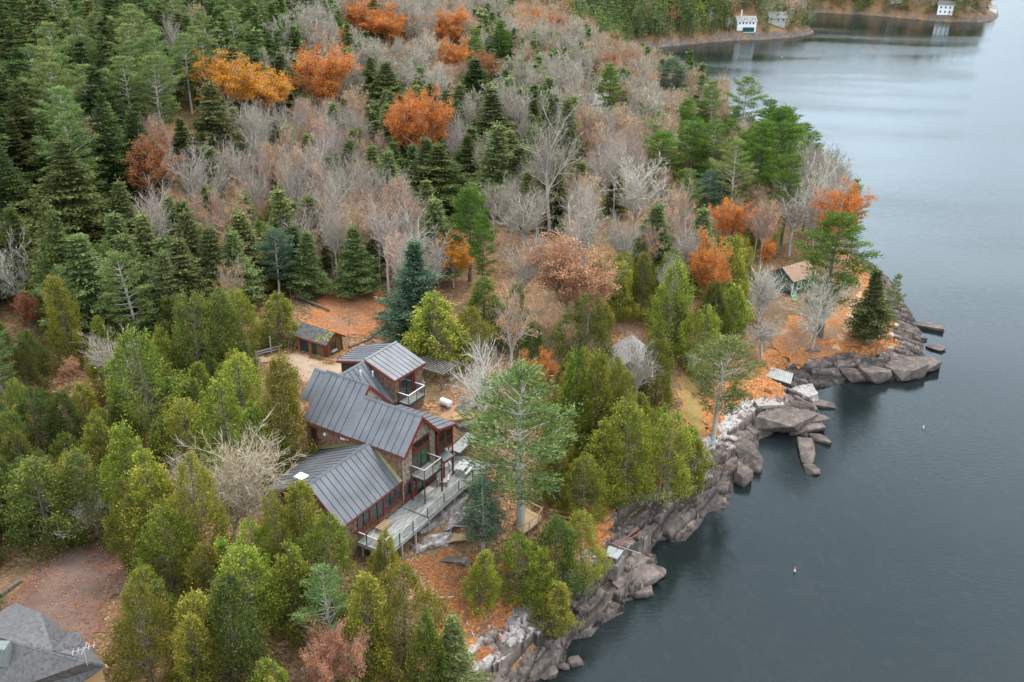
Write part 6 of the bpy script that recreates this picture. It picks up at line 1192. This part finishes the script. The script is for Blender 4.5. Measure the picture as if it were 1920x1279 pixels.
for i in range(len(cand)):
    if cd[i] < 2.2: continue
    x, y, z = cx_[i], cy_[i], cz[i]; px, py, dd = pj(x, y, z + 6)
    if px < -90 or px > 1980 or py < -60 or py > 1420: continue
    gx_, gy_ = int(min(23, max(0, px // 80))), int(min(15, max(0, py // 80))); code = GRID[gy_][gx_]
    if code == '.': continue
    if cd[i] < 5 and y < 170: continue
    kind = G[rr.choice(code)]; h = rr.uniform(*HT[kind]) * (1 - .25 * (y < 100)); rad = h * RD[kind] * rr.uniform(.85, 1.15)
    if y > 200 and kind in ('cedar', 'cedardark'): kind = 'greygreen'
    s = FP / dd; top = pj(x, y, z + h); bot = pj(x, y, z); mx_, my_ = (top[0] + bot[0]) / 2, (top[1] + bot[1]) / 2
    if blocked(mx_, my_, rad * s, (bot[1] - top[1]) / 2): continue
    if len(pl) and (np.hypot(pl[:, 0] - x, pl[:, 1] - y) < (pl[:, 2] + rad) * .5).any(): continue
    # keep the picked-out trees in view: no filler in front of their crowns
    picked.append([kind, x, y, z, h, rad, s, mx_, my_])
# thin overlaps between fillers of the evergreen kinds
out = []
for p in picked:
    ev = p[0] not in ('bare', 'barepink')
    ok = True
    for q in out[-330:]:
        d_ = math.hypot(p[1] - q[1], p[2] - q[2]); lim = (p[5] + q[5]) * (.46 if ev and q[0] not in ('bare', 'barepink') else .50)
        if d_ < lim: ok = False; break
    if ok: out.append(p)
# nothing may hide a picked-out tree's crown much: drop fillers standing in front and overlapping its upper half
SPEC = []
for (k, tx, ty, by, wd, lab, v), (x, y, r_) in zip(T, PLACED): SPEC.append((tx, ty, by, wd, y, k))
fin = []
for p in out:
    bad = False
    for tx, ty, by, wd, ysp, k in SPEC:
        if p[2] < ysp - .5:
            topy = p[8] - (p[4] * p[6] * .45)
            lim = ty + (by - ty) * (.55 if k in ('openbare', 'whitebare', 'tanbare', 'bare', 'birch', 'rust', 'barepink') else .55)
            if abs(p[7] - tx) < wd / 2 + p[5] * p[6] * .5 and topy < lim and p[8] > ty: bad = True; break
    if not bad: fin.append(p)
cnt = {}; rest = []; todo = {}; LMK = []
import re
for (k, tx, ty, by, wd, lab, v) in T:
    sh = re.split(r' (?:in front|with|standing|left|right|at|in|behind|above|below|seen|over|right|under|footed|leaning|beside|near|between|among|directly|touching|pressed|hugging|against|covering|on|under|beneath|hiding|leaning|inland|tucked|close|just|second|to|from|before|of|silhouetted|next) ', lab)[0]
    LMK.append((tx, (ty * 2 + by) / 3, ' '.join(sh.split()[:6])))
LMK += [(590, 640, 'olive and red shed'), (1184, 640, 'grey cottage'), (1110, 190, 'white cottage'), (1510, 525, 'green cabin'), (60, 1200, 'dark shingled house roof'), (700, 800, 'brown lake house'), (120, 1030, 'gravel yard'), (1190, 600, 'dirt track')]
fin.sort(key=lambda p: -p[6])
for kind, x, y, z, h, rad, s, mx_, my_ in fin:
    nm = NAME[kind]; cnt[nm] = cnt.get(nm, 0) + 1
    if cnt[nm] > 225: rest.append((kind, x, y, z, h, rad)); continue
    for f, ph, rg_ in REG:
        if f(mx_, my_): break
    best = min(LMK, key=lambda q: (q[0] - mx_) ** 2 + ((q[1] - my_) * 1.15) ** 2); dx, dy = mx_ - best[0], my_ - best[1]
    dr = ('just ' if math.hypot(dx, dy) < 40 else '') + (('right of' if dx > 0 else 'left of') if abs(dx) > abs(dy) else ('in front of' if dy > 0 else 'behind'))
    sz_ = 'tall ' if h > HT[kind][0] + .72 * (HT[kind][1] - HT[kind][0]) else 'short ' if h < HT[kind][0] + .25 * (HT[kind][1] - HT[kind][0]) else ''
    todo.setdefault(sz_ + DSC[kind] + ' ' + dr + ' the ' + best[2], []).append((math.hypot(dx, dy), kind, x, y, z, h, rad, s, rg_))
for lab, ls in todo.items():
    ls.sort()
    for i, (dq, kind, x, y, z, h, rad, s, rg_) in enumerate(ls):
        l2 = lab if len(ls) == 1 else ('closest ', 'second closest ', 'third closest ', 'fourth closest ', 'fifth closest ', 'sixth closest ', 'seventh closest ', 'eighth closest ', 'ninth closest ', 'tenth closest ', 'eleventh closest ', 'twelfth closest ', 'thirteenth closest ', 'farther ')[min(i, 13)] + lab
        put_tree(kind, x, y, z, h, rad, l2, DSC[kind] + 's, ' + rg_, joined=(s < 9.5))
print('TREES', len(T), len(fin), cnt, len(rest))
# ------------------------------------------------------------------ far woods, low detail, joined into single masses
THIN = {}
def thin(kind, v, nq):
    """a modelled tree thinned out: fewer, larger leaves or twigs, plus its trunk"""
    key = (kind, v % len(PROTO[kind]), nq)
    if key not in THIN:
        tm, cm, jm, H0, R0 = PROTO[kind][key[1]]; rg = np.random.default_rng(3)
        V = np.zeros(len(cm.vertices) * 3, np.float32); cm.vertices.foreach_get('co', V); V = V.reshape(-1, 4, 3)
        mi = np.zeros(len(cm.polygons), np.int32); cm.polygons.foreach_get('material_index', mi)
        tn = np.zeros(len(cm.vertices), np.float32); cm.attributes['tone'].data.foreach_get('value', tn); tn = tn.reshape(-1, 4)[:, 0]
        nq = int(nq * 2.2) if kind in ('bare', 'barepink') else nq; k = rg.choice(len(V), min(nq, len(V)), replace=False); f = min(2.6, math.sqrt(len(V) / nq) * .8); bare_ = kind in ('bare', 'barepink')
        c = V[k].mean(1, keepdims=True); W_ = c + (V[k] - c) * (f if not bare_ else 1.0)
        if bare_: ax_ = W_[:, 0] - W_[:, 1]; ax_ /= np.linalg.norm(ax_, axis=1, keepdims=True) + 1e-9; ax_ = ax_[:, None] * .018 * np.array([-1, 1, 1, -1])[None, :, None]; W_ = W_ - ax_
        TV = np.zeros(len(tm.vertices) * 3, np.float32); tm.vertices.foreach_get('co', TV); TV = TV.reshape(-1, 3)
        nt_ = (24 if bare_ else 6); ti = np.arange(min(nt_ * 8, len(TV) // 8 * 8)); # first limbs only
        THIN[key] = (W_, mi[k], tn[k], H0, R0)
    return THIN[key]
def far_mass(name, items, label, catn, nq=700):
    rng = np.random.default_rng(4); Vs, Ts, Ms, mats = [], [], [], []
    def mid(m):
        if m not in mats: mats.append(m)
        return mats.index(m)
    for kind, x, y, z, h, r in items:
        W_, mi, tn, H0, R0 = thin(kind, int(rng.integers(0, 9)), nq); a = rng.uniform(0, 6.28); ca, sa = math.cos(a), math.sin(a)
        X_ = (W_[..., 0] * ca - W_[..., 1] * sa) * r / R0 + x; Y_ = (W_[..., 0] * sa + W_[..., 1] * ca) * r / R0 + y; Vs.append(np.stack([X_, Y_, W_[..., 2] * h / H0 + z], -1).reshape(-1, 3))
        cm = PROTO[kind][0][1].materials; ids = np.array([mid(cm[i]) for i in range(len(cm))]); Ms.append(ids[mi]); Ts.append(np.repeat(np.clip(tn + rng.normal(0, .1), 0, 1), 4))
        tb = np.array([[x, y, z - .3]]); te = np.array([[x, y, z + h * .6]]); 
        tv, tq = tubes(tb, te, np.array([h * .012]), np.array([h * .004]), 4); Vs.append(tv[[0, 1, 5, 4]]); Ms.append(np.array([mid(M['barkpale'])])); Ts.append(np.zeros(4))
    V = np.concatenate(Vs); me = mesh_np(name, V, np.arange(len(V)).reshape(-1, 4), mats=mats, qm=np.concatenate(Ms), tone=np.concatenate(Ts))
    return tag(link(name, me), label, catn, kind='stuff')
if rest: far_mass('woodland', rest, 'densely packed woodland trees high on the near hillside', 'woods', 1300)
items = []; rr = random.Random(21); y = 395.0
while y < 1000:
    s = 4.0 + .004 * (y - 400); x = -y * .35 - 40
    while x < y * .62: items.append((x + rr.uniform(-.5, .5) * s, y + rr.uniform(-.5, .5) * s)); x += s
    y += s
ax, ay = np.array([i[0] for i in items]), np.array([i[1] for i in items]); ad = sdist(ax, ay); az = ground(ax, ay, ad); sel = []
for i in range(len(items)):
    if ad[i] < 2.0 or ad[i] > 330: continue
    px, py, dd = pj(ax[i], ay[i], az[i] + 6)
    if px < 600 or px > 1980 or py < -70: continue
    if any(abs(px - kx) < kw and (py - ky) < kh and (py - ky) > -kh * 1.2 for kx, ky, kw, kh in ((1402, 45, 25, 36), (1457, 36, 13, 9), (1775, 22, 11, 16), (1861, 6, 7, 12))): continue
    red = (1370 < px < 1500 and py < 40) or px > 1640 or px < 1060; k = rr.random()
    mk = ('rust' if k < .16 else 'barepink' if k < .38 else 'bare' if k < .5 else 'greygreen' if k < .7 else 'hemlock') if red else ('hemlock' if k < .5 else 'greygreen' if k < .85 else 'cedar' if k < .93 else 'rust' if k < .96 else 'bare')
    h = rr.uniform(12, 19) * (.7 if ad[i] < 8 else 1); sel.append((mk, ax[i], ay[i], az[i] - .3, h, h * rr.uniform(.22, .3)))
print('FAR', len(sel))
far_mass('far_forest', sel, 'far off mixed forest covering the hills across the bay', 'forest', 220)
# low growth and saplings between the trees: uncountable
def undergrowth():
    rng = np.random.default_rng(8); n = 5200; y = rng.uniform(45, 300, n) ; x = rng.uniform(-1, .7, n) * (y * .75 + 15); d = sdist(x, y); ok = (d > 5); x, y, d = x[ok], y[ok], d[ok]; z = ground(x, y, d)
    B0, B1, tn, LP_, lt = [], [], [], [], []
    for i in range(len(x)):
        px, py, dd = pj(x[i], y[i], z[i] + .6)
        if px < -60 or px > 1900 or py > 1340: continue
        if any(inpoly(px, py, P_) for P_ in CLEAR[:3]) and rng.random() < .93: continue
        if inpoly(px, py, CLEAR[3]): continue
        k = rng.integers(8, 16); hh = rng.uniform(.8, 2.6) if y[i] > 95 else rng.uniform(.5, 1.3); p0 = np.array([x[i], y[i], z[i]]); D = unit_rows(rng.normal(size=(k, 3)) * np.array([.45, .45, .2]) + np.array([0, 0, 1])); b0 = p0 + D * rng.uniform(0, .5, (k, 1)) * hh; B0.append(b0); B1.append(b0 + D * rng.uniform(.4, .8, (k, 1)) * hh); tn.append(np.full(k, rng.uniform(0, 1)))
        if rng.random() < .4:
            m_ = 26; LP_.append(p0 + rng.normal(size=(m_, 3)) * np.array([.45, .45, .3]) + np.array([0, 0, .45])); lt.append(np.full(m_, rng.integers(1, 5)))
    B0, B1, tn = np.concatenate(B0), np.concatenate(B1), np.concatenate(tn); V, q = ribbons(B0, B1, np.full(len(B0), .035), rng); LPc, ltc = np.concatenate(LP_), np.concatenate(lt); V2, q2 = leaves(LPc, .26, .2, rng)
    VV, QQ = cat([(V, q), (V2, q2)]); me = mesh_np('undergrowth', VV, QQ, mats=[LM['twigpink'], LM['greygreen'], LM['rust'], LM['yellow'], LM['cedar']], qm=np.concatenate([np.zeros(len(q), int), ltc]), tone=np.concatenate([np.repeat(tn, 4), np.random.default_rng(1).uniform(0, 1, len(V2))]))
    tag(link('undergrowth', me), 'twiggy saplings and low shrubs covering the forest floor', 'undergrowth', kind='stuff')
undergrowth()
